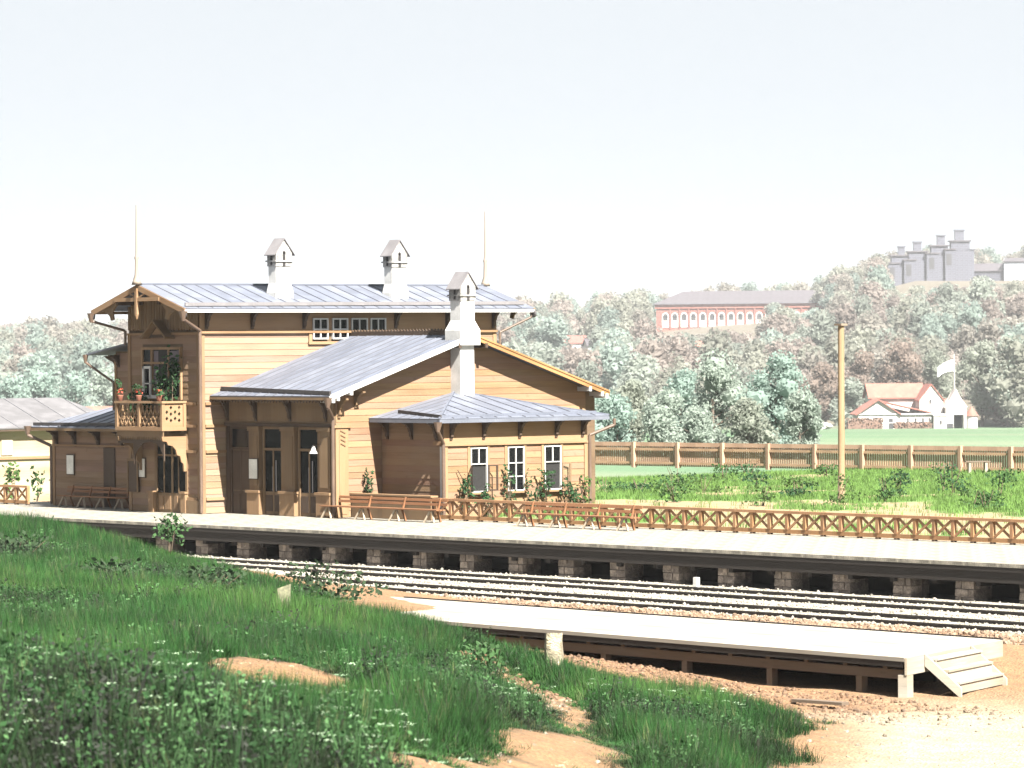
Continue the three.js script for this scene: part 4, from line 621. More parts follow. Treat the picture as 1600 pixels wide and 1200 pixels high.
// ------------------------------------------------------------------ garden: shrubs, pole, picket fence, small table
{
  const r = rng(21);
  const spots = [[-19.9, -24.6, 1.7, 0.8], [-18.9, -25.4, 1.5, 0.7], [-15.5, -24, 1.6, 0.9], [-22.8, -30.6, 1.7, 1.0], [-25.7, -35.5, 1.5, 0.9], [-17.1, -26.8, 1.5, 0.8], [-11.2, -20.2, 1.3, 0.9], [-28.9, -39.7, 1.6, 0.9], [-6.9, -20.2, 1.0, 0.9], [-10.1, -24.6, 1.0, 0.8], [-26.4, -41.5, 1.0, 0.7], [-5.0, -21.7, 1.2, 1.3], [-5.7, -24.5, 1.0, 1.1], [-9.4, -28.8, 0.9, 1.1], [-10.4, -31.9, 1.1, 1.4], [-8.0, -29.9, 1.1, 1.7], [-4.8, -28.8, 1.1, 1.5], [0.2, -22.5, 0.8, 0.8], [2.2, -21.0, 0.9, 0.9], [-19.5, -31.5, 1.2, 0.7], [-14.5, -29, 1.2, 0.8]];
  const where = ['nearest the annex corner', 'second from the annex corner, level with the first', 'middle one of three in line a third of the way along', 'rearmost of three in line, towards the picket fence', 'close below the picket fence, left of its middle', 'just right of the three in line', 'foremost of three in line, just behind the lattice fence', 'near the foot of the picket fence left of the pole', 'low behind the lattice fence, well left of the pole', 'small one left of the pole, nearer the lattice fence', 'small one right below the picket fence beside the pole', 'right in front of the foot of the tall pole', 'first to the right of the pole', 'second to the right of the pole, a little farther back', 'left one of the tall pair right of the pole', 'right and tallest one of the pair right of the pole', 'tall and slim, last before the right edge', 'small one by the lattice fence, between tall pair and right edge', 'lowest, by the lattice fence near the right edge', 'on the far bed left of the pole, midway to the picket fence', 'small one left of the pole, a step farther back'];
  spots.forEach(([x, z, w, h], i) => { const hh = h * 0.8, t = thing('garden_shrub', 'green garden shrub ' + where[i], 'shrub', 'shrubs planted in the garden', [x, height(x, z), z]); const g = gb(); for (let k = 0; k < 3; k++) g.cyl(V((r() - 0.5) * 0.1, -0.05, 0), V((r() - 0.5) * w * 0.5, h * 0.7, (r() - 0.5) * w * 0.5), 0.02, 0.008, 5); part('stems', g, stemM, t); makeBush(r, w * 0.9, hh * 0.85, 210, 0.06, shrubMs[i % 3 === 2 ? 2 : i % 2], t, 0.15); });
  const px = -8.5, pz = -25.2, pole = thing('wooden_pole', 'tall bare wooden pole standing in the garden behind the lattice fence', 'pole', undefined, [px, height(px, pz), pz]);
  part('shaft', gb().cyl(V(0, -0.1, 0), V(0.04, 5.75, 0), 0.115, 0.105, 12), M([0.25, 0.178, 0.108], { map: TGv }), pole); part('pole_cap', gb().box(-0.14, 0.2, 5.75, 5.82, -0.14, 0.14), M([0.2, 0.15, 0.11]), pole);
  // picket fence along the far side
  const f = thing('picket_fence', 'long sunlit fence of upright pickets along the far side of the garden', 'fence'), pw = woods([0.37, 0.262, 0.175], 3, TGv, 0.25);
  const A = [-47.5, -45.0], B = [-13, -49.4], L = Math.hypot(B[0] - A[0], B[1] - A[1]), P = s => [lerp(A[0], B[0], s / L), lerp(A[1], B[1], s / L)], n = 14, bay = L / n;
  const rails = gb(); for (const y of [0.2, 0.78]) rails.bar(V(A[0], y, A[1] + 0.02), V(B[0], y, B[1] + 0.02), 0.05, 0.09); part('rails', rails, pw[1], f);
  part('cap_board', gb().bar(V(A[0], 0.985, A[1] - 0.03), V(B[0], 0.985, B[1] - 0.03), 0.03, 0.17), pw[0], f);
  for (let k = 0; k <= n; k++) { const [x, z] = P(k * bay); part('post', gb().box(x - 0.08, x + 0.08, 0, 1.08, z - 0.08, z + 0.1), pw[0], f); }
  for (let k = 0; k < n; k++) { const g = gb(); for (let s = k * bay + 0.14; s < (k + 1) * bay - 0.1; s += 0.118) { const [x, z] = P(s), h = (s < bay ? 1.12 : 0.93) + 0.03 * r(); g.box(x - 0.045, x + 0.045, 0.06, h, z - 0.06, z - 0.035); } const m = part('picket_panel', g, pw[k % 3], f); m.userData.kind = 'stuff'; }
  const t = thing('garden_table', 'small pale wooden table in front of the picket fence near the right edge', 'table', undefined, [-23.2, height(-23.2, -46.6), -46.6], 0.9);
  part('table_top', gb().box(-0.48, 0.48, 0.5, 0.54, -0.25, 0.25), weather, t); for (const x of [-0.32, 0.32]) for (const z of [-0.18, 0.18]) part('leg', gb().box(x - 0.05, x + 0.05, 0, 0.499, z - 0.05, z + 0.05), deck2M, t);
}
// ------------------------------------------------------------------ meadow house, hill, wood, far buildings
const far = (u, v) => [90 + BS * (0.632 * u - 0.775 * v), 69 - BS * (0.775 * u + 0.632 * v)], big = t => { t.scale.setScalar(BS); return t; }, FACE = 0.8868;   // metres to the right of / along the valley axis
const wallW = M([0.60, 0.58, 0.55], { map: TP }), tileR = M([0.33, 0.115, 0.085], { map: TM }), winD = M([0.03, 0.03, 0.035]), brickR = M([0.34, 0.115, 0.09], { map: TS }), greyB = M([0.12, 0.125, 0.17], { map: TS }), slate = M([0.07, 0.062, 0.075], { map: TM });
function gableHouse(parent, x0, x1, z0, z1, wallH, ridgeH, along_, wm, rm, over = 0.3) {   // simple house with a two-sided roof
  const w = gb().box(x0, x1, 0, wallH, z0, z1), r = gb(), t = 0.12, sl = along_ === 'x' ? (ridgeH - wallH) / ((z1 - z0) / 2) : (ridgeH - wallH) / ((x1 - x0) / 2);
  if (along_ === 'x') { const c = (z0 + z1) / 2; w.prism([V(x0, wallH, z0), V(x0, wallH, z1), V(x0, ridgeH, c)], V(x1 - x0, 0, 0)); for (const s of [-1, 1]) { const e = (s > 0 ? z1 : z0) + s * over, ey = wallH - sl * over; r.hexa([V(x0 - over, ey, e), V(x1 + over, ey, e), V(x1 + over, ridgeH, c), V(x0 - over, ridgeH, c), V(x0 - over, ey + t, e), V(x1 + over, ey + t, e), V(x1 + over, ridgeH + t, c), V(x0 - over, ridgeH + t, c)]); } }
  else { const c = (x0 + x1) / 2; w.prism([V(x0, wallH, z1), V(x1, wallH, z1), V(c, ridgeH, z1)], V(0, 0, z0 - z1)); for (const s of [-1, 1]) { const e = (s > 0 ? x1 : x0) + s * over, ey = wallH - sl * over; r.hexa([V(e, ey, z1 + over), V(e, ey, z0 - over), V(c, ridgeH, z0 - over), V(c, ridgeH, z1 + over), V(e, ey + t, z1 + over), V(e, ey + t, z0 - over), V(c, ridgeH + t, z0 - over), V(c, ridgeH + t, z1 + over)]); } }
  const W = part('wall', w, wm, parent); part('roof', r, rm, parent); return W;
}
{
  const [hx, hz] = far((1335 - 800) / 6434 * 420, 420), k = 0.0653;
  const v = thing('meadow_villa', 'white villa with red roofs and a pointed gate tower on the meadow below the hill', 'house', undefined, [hx, height(hx, hz) - 0.2, hz], FACE + 0.06); big(v);
  gableHouse(v, 0.1, 4.2, -4, 0, 1.95, 3.3, 'z', wallW, tileR);
  part('roof', gb().hexa([V(2.2, 3.2, -3.9), V(2.2, 3.2, 0.1), V(7.7, 1.9, 0.1), V(7.7, 1.9, -3.9), V(2.2, 3.32, -3.9), V(2.2, 3.32, 0.1), V(7.7, 2.02, 0.1), V(7.7, 2.02, -3.9)]), tileR, v);
  const low = part('wall', gb().box(4.2, 7.7, 0, 1.9, -3.5, -0.1), wallW, v); part('cornice', gb().box(0, 7.75, 1.82, 1.93, 0.02, 0.14), wallW, low);
  gableHouse(v, 2.0, 7.4, -8, -4.2, 3.6, 4.85, 'x', wallW, tileR);
  gableHouse(v, 6.6, 9.0, -5, -1.2, 3.3, 4.8, 'z', wallW, tileR, 0.15);
  gableHouse(v, 7.8, 9.1, -1.2, 0.4, 1.65, 1.75, 'x', wallW, wallW, 0.08);
  gableHouse(v, 8.4, 10.2, -6, -3, 2.2, 3.2, 'x', wallW, tileR);
  const tw = part('gate_tower', gb().box(9.1, 9.9, 0, 2.4, -1.6, 0).box(10.95, 11.2, 0, 2.4, -1.6, 0).box(9.1, 11.2, 1.75, 2.5, -1.6, 0.001).prism([V(8.95, 2.5, 0.05), V(11.35, 2.5, 0.05), V(10.75, 3.3, 0.05), V(10.15, 4.4, 0.05), V(9.55, 3.3, 0.05)], V(0, 0, -1.7)), wallW, v, 'pointed white gate tower'); part('gateway', gb().box(9.9, 10.95, 0, 1.5, -1.5, -1.3).cyl(V(10.42, 1.45, -1.5), V(10.42, 1.45, -1.3), 0.52, 0.52, 12), winD, tw); part('gate_leaf', gb().box(9.15, 9.85, 0, 0.85, 0.02, 0.05), winD, tw);
  const tu = part('turret', gb().cyl(V(11.85, 0, -0.6), V(11.85, 1.6, -0.6), 0.62, 0.58, 14), wallW, v); part('cone_roof', gb().cyl(V(11.85, 1.6, -0.6), V(11.85, 2.5, -0.6), 0.72, 0.08, 14), tileR, tu);
  for (const [x, y, w, h, z] of [[0.8, 0.95, 0.34, 0.32, 0.02], [2.0, 0.95, 0.34, 0.32, 0.02], [5.2, 0.85, 0.2, 0.6, -0.08], [6.0, 0.85, 0.2, 0.6, -0.08], [6.75, 0.85, 0.2, 0.6, -0.08], [7.4, 0.85, 0.18, 0.6, -0.08], [7.7, 2.9, 0.2, 0.4, -1.18], [8.5, 0.8, 0.2, 0.4, 0.42]]) { const w_ = part('window', gb().box(x - w / 2 - 0.05, x + w / 2 + 0.05, y - 0.05, y + h + 0.05, z, z + 0.03), wallW, v); part('pane', gb().box(x - w / 2, x + w / 2, y, y + h, z + 0.031, z + 0.05), winD, w_); }
  const d = part('door', gb().box(3.1, 3.75, 0.1, 1.55, 0.02, 0.08), wallW, v); part('pane', gb().box(3.2, 3.65, 0.35, 0.95, 0.081, 0.1).box(3.2, 3.65, 1.05, 1.4, 0.081, 0.1), winD, d); part('steps', gb().box(2.9, 3.95, -0.1, 0.1, 0.1, 0.9), wallW, v);
  const [fx, fz] = far((1487 - 800) / 6434 * 424, 424), fl = thing('flagpole', 'flagpole with a drooping white flag behind the pointed gate tower', 'flag', undefined, [fx, height(fx, fz), fz], FACE); big(fl); part('pole', gb().cyl(V(0, 0, 0), V(0, 8.0, 0), 0.07, 0.05, 8), wallW, fl); part('finial', gb().bar(V(0, 7.9, 0), V(0.15, 8.4, 0), 0.08, 0.08), winD, fl);
  const g = new THREE.PlaneGeometry(1.7, 1.15, 12, 6), P = g.attributes.position; for (let i = 0; i < P.count; i++) { const t = (0.85 - P.getX(i)) / 1.7; P.setXYZ(i, P.getX(i) - 0.9, P.getY(i) * (1 - 0.2 * t) + 6.8 - 0.75 * t * t, 0.16 * Math.sin(t * 7) * t); } g.computeVertexNormals(); part('flag', g, new THREE.MeshStandardMaterial({ color: new THREE.Color().setRGB(0.8, 0.8, 0.8), side: THREE.DoubleSide, roughness: 0.9 }), fl);
}
const rF = rng(404);
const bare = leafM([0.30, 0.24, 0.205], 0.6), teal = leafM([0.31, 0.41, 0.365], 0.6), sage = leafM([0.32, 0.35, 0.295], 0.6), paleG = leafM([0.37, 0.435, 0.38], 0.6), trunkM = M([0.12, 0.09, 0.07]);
function crownGeo(rand, w, h, n, leaf, lobes = 9, base = 0.12) {
  const g = gb(), L = [], ico = new THREE.IcosahedronGeometry(1, 1).attributes.position; for (let i = 0; i < lobes; i++) { const t = i / (lobes - 1), a = rand() * 6.28, rr = Math.sin(Math.PI * (0.22 + 0.7 * t)) * w * 0.30 * (0.5 + 0.6 * rand()); L.push([Math.cos(a) * rr, h * (base + 0.17 + (0.78 - base) * t), Math.sin(a) * rr, w * (0.15 + 0.12 * rand())]); }
  for (const [x, y, z, r] of L) { const v = k => { const a = ico.getX(k), b = ico.getY(k), c = ico.getZ(k), q = r * (0.5 + 0.24 * hash2(Math.round(a * 40 + x * 9), Math.round(b * 40 + c * 90))); return V(x + a * q, Math.max(h * 0.01, y + b * q * 0.85), z + c * q); }; for (let k = 0; k < ico.count; k += 3) g.tri(v(k), v(k + 1), v(k + 2)); }   // inner masses of foliage
  for (let i = 0; i < n; i++) { const [x, y, z, r] = L[Math.floor(rand() * lobes)], a = rand() * 6.28, b = Math.acos(2 * rand() - 1), q = r * (0.6 + 0.52 * Math.sqrt(rand())); g.leaf(V(x + q * Math.sin(b) * Math.cos(a), Math.max(h * base * 0.4, y + q * Math.cos(b) * 0.85), z + q * Math.sin(b) * Math.sin(a)), leaf, rand, 0.3); }
  return g;
}
const trunkGeo = (rand, h, r) => { const g = gb().cyl(V(0, -0.3, 0), V(0.1, h * 0.62, 0), r, r * 0.4, 7); for (let i = 0; i < 5; i++) { const y = h * (0.25 + 0.08 * i), a = rand() * 6.28, l = h * 0.24; g.cyl(V(0.05, y, 0), V(Math.cos(a) * l, y + l * 0.7, Math.sin(a) * l), r * 0.4, r * 0.12, 5); } return g; };
{
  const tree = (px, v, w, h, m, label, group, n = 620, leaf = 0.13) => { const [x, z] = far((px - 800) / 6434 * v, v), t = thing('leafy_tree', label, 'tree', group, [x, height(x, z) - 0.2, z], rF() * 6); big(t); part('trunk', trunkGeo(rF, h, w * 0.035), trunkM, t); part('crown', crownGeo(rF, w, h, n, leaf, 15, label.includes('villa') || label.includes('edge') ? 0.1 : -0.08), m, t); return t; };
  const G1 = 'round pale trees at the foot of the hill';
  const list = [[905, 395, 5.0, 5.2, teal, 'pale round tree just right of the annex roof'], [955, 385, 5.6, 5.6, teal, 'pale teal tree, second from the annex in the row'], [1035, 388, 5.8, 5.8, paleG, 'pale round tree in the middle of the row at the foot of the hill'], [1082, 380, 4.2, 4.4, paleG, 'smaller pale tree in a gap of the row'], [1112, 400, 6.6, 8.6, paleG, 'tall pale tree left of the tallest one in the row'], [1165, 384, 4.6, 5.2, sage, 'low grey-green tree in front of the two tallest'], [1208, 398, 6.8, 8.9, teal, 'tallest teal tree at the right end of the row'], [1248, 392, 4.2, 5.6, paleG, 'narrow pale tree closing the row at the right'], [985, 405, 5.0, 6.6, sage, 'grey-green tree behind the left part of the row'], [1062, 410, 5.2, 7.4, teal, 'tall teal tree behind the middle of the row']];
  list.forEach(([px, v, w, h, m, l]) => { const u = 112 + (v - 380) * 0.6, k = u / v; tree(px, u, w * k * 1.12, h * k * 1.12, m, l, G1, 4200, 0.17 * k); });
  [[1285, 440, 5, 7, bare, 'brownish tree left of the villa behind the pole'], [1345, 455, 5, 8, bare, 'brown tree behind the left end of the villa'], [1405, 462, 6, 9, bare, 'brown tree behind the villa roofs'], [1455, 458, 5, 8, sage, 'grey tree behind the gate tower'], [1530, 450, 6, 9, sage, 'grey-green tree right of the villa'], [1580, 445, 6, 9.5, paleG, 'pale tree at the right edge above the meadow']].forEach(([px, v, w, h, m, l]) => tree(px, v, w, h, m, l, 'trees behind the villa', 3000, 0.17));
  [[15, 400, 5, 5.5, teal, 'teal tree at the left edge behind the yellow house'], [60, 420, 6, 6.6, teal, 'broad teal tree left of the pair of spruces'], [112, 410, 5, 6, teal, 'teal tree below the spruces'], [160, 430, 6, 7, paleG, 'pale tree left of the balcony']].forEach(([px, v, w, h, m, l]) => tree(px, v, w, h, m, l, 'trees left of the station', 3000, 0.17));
  for (const [px, v, w, h, l] of [[122, 560, 3.6, 9.5, 'taller spruce on the left skyline'], [82, 570, 3.0, 8.6, 'shorter spruce on the left skyline']]) {
    const [x, z] = far((px - 800) / 6434 * v, v), t = thing('spruce_tree', l, 'tree', 'pair of spruces', [x, height(x, z), z]); big(t); part('trunk', gb().cyl(V(0, -0.2, 0), V(0, h, 0), 0.18, 0.03, 7), trunkM, t);
    const g = gb(); for (let i = 0; i < 2000; i++) { const q = Math.pow(rF(), 0.7), y = h * (0.12 + 0.88 * (1 - q)), r = w / 2 * q * (0.55 + 0.45 * ((y * 1.6) % 1)), a = rF() * 6.28; g.leaf(V(r * Math.cos(a) * Math.sqrt(rF()), y, r * Math.sin(a) * Math.sqrt(rF())), 0.12, rF, 0.2); } part('crown', g, teal, t);
  }
  // the wood that covers the hill
  const kinds = [0, 1, 2].map(() => crownGeo(rF, 6.2, 7.2, 1700, 0.25, 12, 0.05).geo()), N = 520, m4 = new THREE.Matrix4(), q = new THREE.Quaternion(), c = new THREE.Color(), UP = V(0, 1, 0);
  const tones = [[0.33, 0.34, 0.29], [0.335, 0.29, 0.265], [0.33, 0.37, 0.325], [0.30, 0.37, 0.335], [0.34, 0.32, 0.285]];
  const wood = new THREE.Group(); wood.name = 'hillside_wood'; wood.userData.kind = 'stuff'; scene.add(wood); tag(wood, 'mixed pale wood covering the hill behind the station and villa', 'wood');
  const meshes = kinds.map(g => { const im = new THREE.InstancedMesh(g, leafM([1, 1, 1], 0.65), N); im.name = 'tree_crowns'; im.userData.kind = 'stuff'; flags(im); wood.add(im); return im; });
  const count = [0, 0, 0], clear = [[1105, 900, 100, 8.4], [1248, 900, 42, 14.2], [1452, 950, 78, 19.2], [1570, 955, 50, 20.6], [895, 760, 32, 5.2], [917, 722, 16, 4.2], [1092, 662, 24, 2.5], [150, 330, 40, -2]];   // views kept open: bearing, distance, half width, height of the foot seen
  let guard = 0;
  while (guard++ < 60000 && Math.min(...count) < N) {
    const k = guard % 3; if (count[k] >= N) continue;
    const v = 435 + 600 * Math.pow(rF(), 0.75), a = -0.135 + 0.275 * rF(), u = a * v, [x, z] = far(u, v), px = 800 + a * 6434;
    if (px > 200 && px < 770 && rF() < 0.75) continue;
    if (v < 475 && px > 1330 && px < 1530) continue;
    let s = 0.7 + 0.5 * rF(), hs = 1, skip = false;
    const g0 = 5.05 + (height(x, z) - 5.05) / BS;
    for (const [cx, cv, hw, top] of clear) if (Math.abs(px - cx) < hw) { if (v > cv - 8 && v < cv + 16) skip = true; else if (v < cv) { const room = 5.05 + (top - 5.05) * v / cv - g0; if (room < 1.2) skip = true; else if (room < 8 * s) { hs = Math.max(0.3, room / (8 * s)); s *= Math.max(0.55, Math.sqrt(hs)); } } }
    if (skip) continue;
    m4.compose(V(x, height(x, z) - 0.6, z), q.setFromAxisAngle(UP, rF() * 6.28), V(BS * s * (0.85 + 0.4 * rF()), BS * s * hs * (0.85 + 0.3 * rF()), BS * s)); meshes[k].setMatrixAt(count[k], m4);
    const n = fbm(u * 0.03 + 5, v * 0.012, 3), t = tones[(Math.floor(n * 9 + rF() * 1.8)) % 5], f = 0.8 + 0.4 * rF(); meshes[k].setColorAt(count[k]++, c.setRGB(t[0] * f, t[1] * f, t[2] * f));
  }
  meshes.forEach((im, i) => { im.count = count[i]; });
}
{
  // red palace on the hill
  const [x, z] = far((1022 - 800) / 6434 * 900, 900), y0 = 5.05 + (6.5 - 5.05) * BS, t = big(thing('red_palace', 'long red brick building with arched windows and grey roof on the hill', 'building', undefined, [x, y0, z], FACE - 0.12)), L = 43, H = 8.1, D = 11;
  const w = part('wall', gb().box(0, L, -2, H, -D, 0), brickR, t); part('cornice', gb().box(-0.3, L + 0.3, H - 0.9, H, 0.002, 0.3), tileR, w); part('string_course', gb().box(-0.1, L, 2.2, 2.6, 0.002, 0.18), tileR, w);
  part('roof', gb().hexa([V(-0.8, H, 0.8), V(L + 0.8, H, 0.8), V(L - 5, H + 2.9, -D / 2 + 0.2), V(5.5, H + 2.9, -D / 2 + 0.2), V(-0.8, H, -D - 0.8), V(L + 0.8, H, -D - 0.8), V(L - 5, H + 2.9, -D / 2 - 0.2), V(5.5, H + 2.9, -D / 2 - 0.2)]), slate, t);
  for (let k = 0; k < 20; k++) { const cx = 2 + k * 2.05; const f = part('window', gb().box(cx - 0.75, cx + 0.75, 3.1, 5.6, 0.01, 0.12).cyl(V(cx, 5.6, 0.01), V(cx, 5.6, 0.12), 0.75, 0.75, 10), wallW, t); part('pane', gb().box(cx - 0.5, cx + 0.5, 4.6, 5.6, 0.125, 0.16).cyl(V(cx, 5.6, 0.125), V(cx, 5.6, 0.16), 0.5, 0.5, 10), winD, f); part('pillar', gb().box(cx + 0.9, cx + 1.15, 2.6, H - 0.9, 0.01, 0.25), brickR, t); }
  // stepped grey building with tall chimneys
  const s = 950 / 6434, [cx, cz] = far((1385 - 800) / 6434 * 950, 950), cY = 18.6, c = thing('grey_castle', 'grey stepped stone building with four tall chimney towers on the hilltop at the right', 'building', undefined, [cx, 5.05 + (cY - 5.05) * BS, cz], FACE), Y = y => 5.05 + (541 - y) * s - cY, X = q => (q - 1385) * s;
  big(c);
  [[1391, 1416, 400, 1402, 1412, 386, 1385, 1402, 412, 1391], [1418, 1447, 394, 1426, 1438, 379, 1410, 1428, 407, 1417], [1453, 1479, 385, 1463, 1475, 369, 1445, 1464, 397, 1453], [1484, 1513, 378, 1491, 1505, 361, 1474, 1490, 391, 1480]].forEach(([a, b, y1, e, f, y2, l, m, y3, wx], i) => {
    const t1 = part('tower', gb().box(X(a), X(b), -3, Y(y1), -4.5, -0.9), greyB, c); part('cornice', gb().box(X(a) - 0.35, X(b) + 0.35, Y(y1), Y(y1) + 0.3, -4.8, -0.55), slate, t1); part('chimney_stack', gb().box(X(e), X(f), Y(y1) + 0.3, Y(y2), -3.4, -1.7).box(X(e) - 0.2, X(f) + 0.2, Y(y2), Y(y2) + 0.28, -3.6, -1.5), greyB, t1);
    const bay = part('bay', gb().box(X(l), X(m), -3, Y(y3), -3, 0), greyB, c); part('cornice', gb().box(X(l) - 0.25, X(m) + 0.25, Y(y3), Y(y3) + 0.3, -3, 0.25), slate, bay); part('window', gb().box(X(wx - 4), X(wx + 4), Y(y3 + 24), Y(y3 + 6), 0.01, 0.06), winD, bay);
  });
  part('bay', gb().box(X(1508), X(1520), -3, Y(391), -4, -1).box(X(1506), X(1522), Y(391), Y(390), -4.2, -0.8), greyB, c);
  const [lx, lz] = far((1517 - 800) / 6434 * 955, 955), lo = thing('long_wall_house', 'low pale house with a long sloping roof on the hilltop at the right edge', 'building', undefined, [lx, 5.05 + (18.8 - 5.05) * BS, lz], FACE - 0.3); big(lo); gableHouse(lo, 0, 9, -6, 0, 3.6, 5.2, 'x', greyB, slate); gableHouse(lo, 7.5, 20, -7, 1, 5.6, 6.4, 'x', M([0.4, 0.44, 0.5], { map: TP }), slate);
  for (const [px, v, w, h, rm, turn, l] of [[875, 760, 6, 3.0, brickR, 0.5, 'house with a dark red roof among trees right of the station'], [915, 722, 2.6, 2.6, slate, 0.2, 'small dark-roofed house among trees right of the station'], [1072, 662, 4.4, 3.4, tileR, 0.1, 'pinkish house among trees below the red palace'], [128, 330, 3.4, 2.2, tileR, 0.3, 'red-roofed house in the valley left of the balcony']]) {
    const [x, z] = far((px - 800) / 6434 * v, v), t = thing('hill_house', l, 'house', undefined, [x, height(x, z) + (v > 600 ? 1.2 : 0), z], FACE + turn); big(t); gableHouse(t, 0, w, -3.5, 0, h * 0.6, h, 'x', l.includes('pink') ? M([0.6, 0.36, 0.32]) : wallW, rm); for (const q of [0.3, 0.7]) part('window', gb().box(w * q - 0.3, w * q + 0.3, h * 0.15, h * 0.42, 0.01, 0.05), winD, t);
  }
  // yellow house at the left edge
  const hY = -2.0, hs = thing('long_yellow_house', 'long pale yellow house with a lilac-grey roof at the left edge behind the platform', 'house'), hx = -71, z0 = -38.6, z1 = -18;
  part('wall', gb().box(hx - 7, hx, hY, 1.62, z0, z1), M([0.34, 0.29, 0.215], { map: TG }), hs); part('moulding', gb().box(hx + 0.002, hx + 0.1, 0.2, 0.32, z0, z1), trimH, hs); part('eave_board', gb().box(hx + 0.3, hx + 0.42, 1.5, 1.66, z0 - 0.4, z1), dark, hs);
  const lil = [0, 1, 2, 3].map(k => M([0.125 + 0.006 * k, 0.122 + 0.006 * k, 0.132 + 0.006 * k], { map: TM })), r2 = sub('roof', hs); roof(r2, [V(hx + 0.45, 1.64, z1), V(hx + 0.45, 1.64, z0 - 0.5), V(hx - 3.5, 2.96, z0 + 1.2), V(hx - 3.5, 2.96, z1)], 1.6, 0.05, lil);
  for (const z of [-35.4, -32.2, -29.2]) part('window', gb().box(hx + 0.01, hx + 0.05, 0.4, 1.1, z - 0.3, z + 0.3), M([0.36, 0.31, 0.22]), hs);
  // hedges, stones and rail on the meadow
  const hedge = (p0, p1, v, h, label) => { const [ax, az] = far((p0 - 800) / 6434 * v, v), t = thing('clipped_hedge', label, 'hedge', undefined, [ax, height(ax, az) - 0.3, az], FACE), w = (p1 - p0) / 6434 * v, g = gb(); big(t); g.box(0.15, w - 0.15, 0, h - 0.2, -0.9, -0.15); for (let i = 0; i < 900; i++) g.leaf(V(w * rF(), h * Math.pow(rF(), 0.6), -1.05 * rF()), 0.12, rF); part('foliage', g, M([0.15, 0.09, 0.065]), t); };
  hedge(1318, 1376, 412, 1.45, 'brown clipped hedge left of the villa door'); hedge(1392, 1452, 413, 1.0, 'lower brown hedge along the villa front right of the door');
  const [dx, dz] = far((1268 - 800) / 6434 * 330, 330), st = thing('stone_heap', 'heap of pale rubble on the meadow left of the villa', 'rubble', undefined, [dx, height(dx, dz), dz], FACE); big(st); for (let i = 0; i < 14; i++) { const g = new THREE.IcosahedronGeometry(0.22 + 0.2 * rF(), 0); g.scale(1.5, 0.7, 1); g.rotateY(rF() * 6); g.translate((rF() - 0.5) * 2.6, 0.1 + 0.25 * rF(), (rF() - 0.5) * 1.2); part('stone', g, wallW, st); }
  const [ex, ez] = far((1180 - 800) / 6434 * 320, 320), ra = thing('field_rail', 'short white rail fence on the meadow edge below the pale trees', 'fence', undefined, [ex, height(ex, ez), ez], FACE - 0.2); big(ra); for (let i = 0; i < 5; i++) part('post', gb().box(i * 0.48, i * 0.48 + 0.08, 0, 0.75, -0.04, 0.04), wallW, ra); for (const y of [0.35, 0.68]) part('rail', gb().box(-0.1, 2.1, y, y + 0.07, 0.041, 0.08), wallW, ra);
}
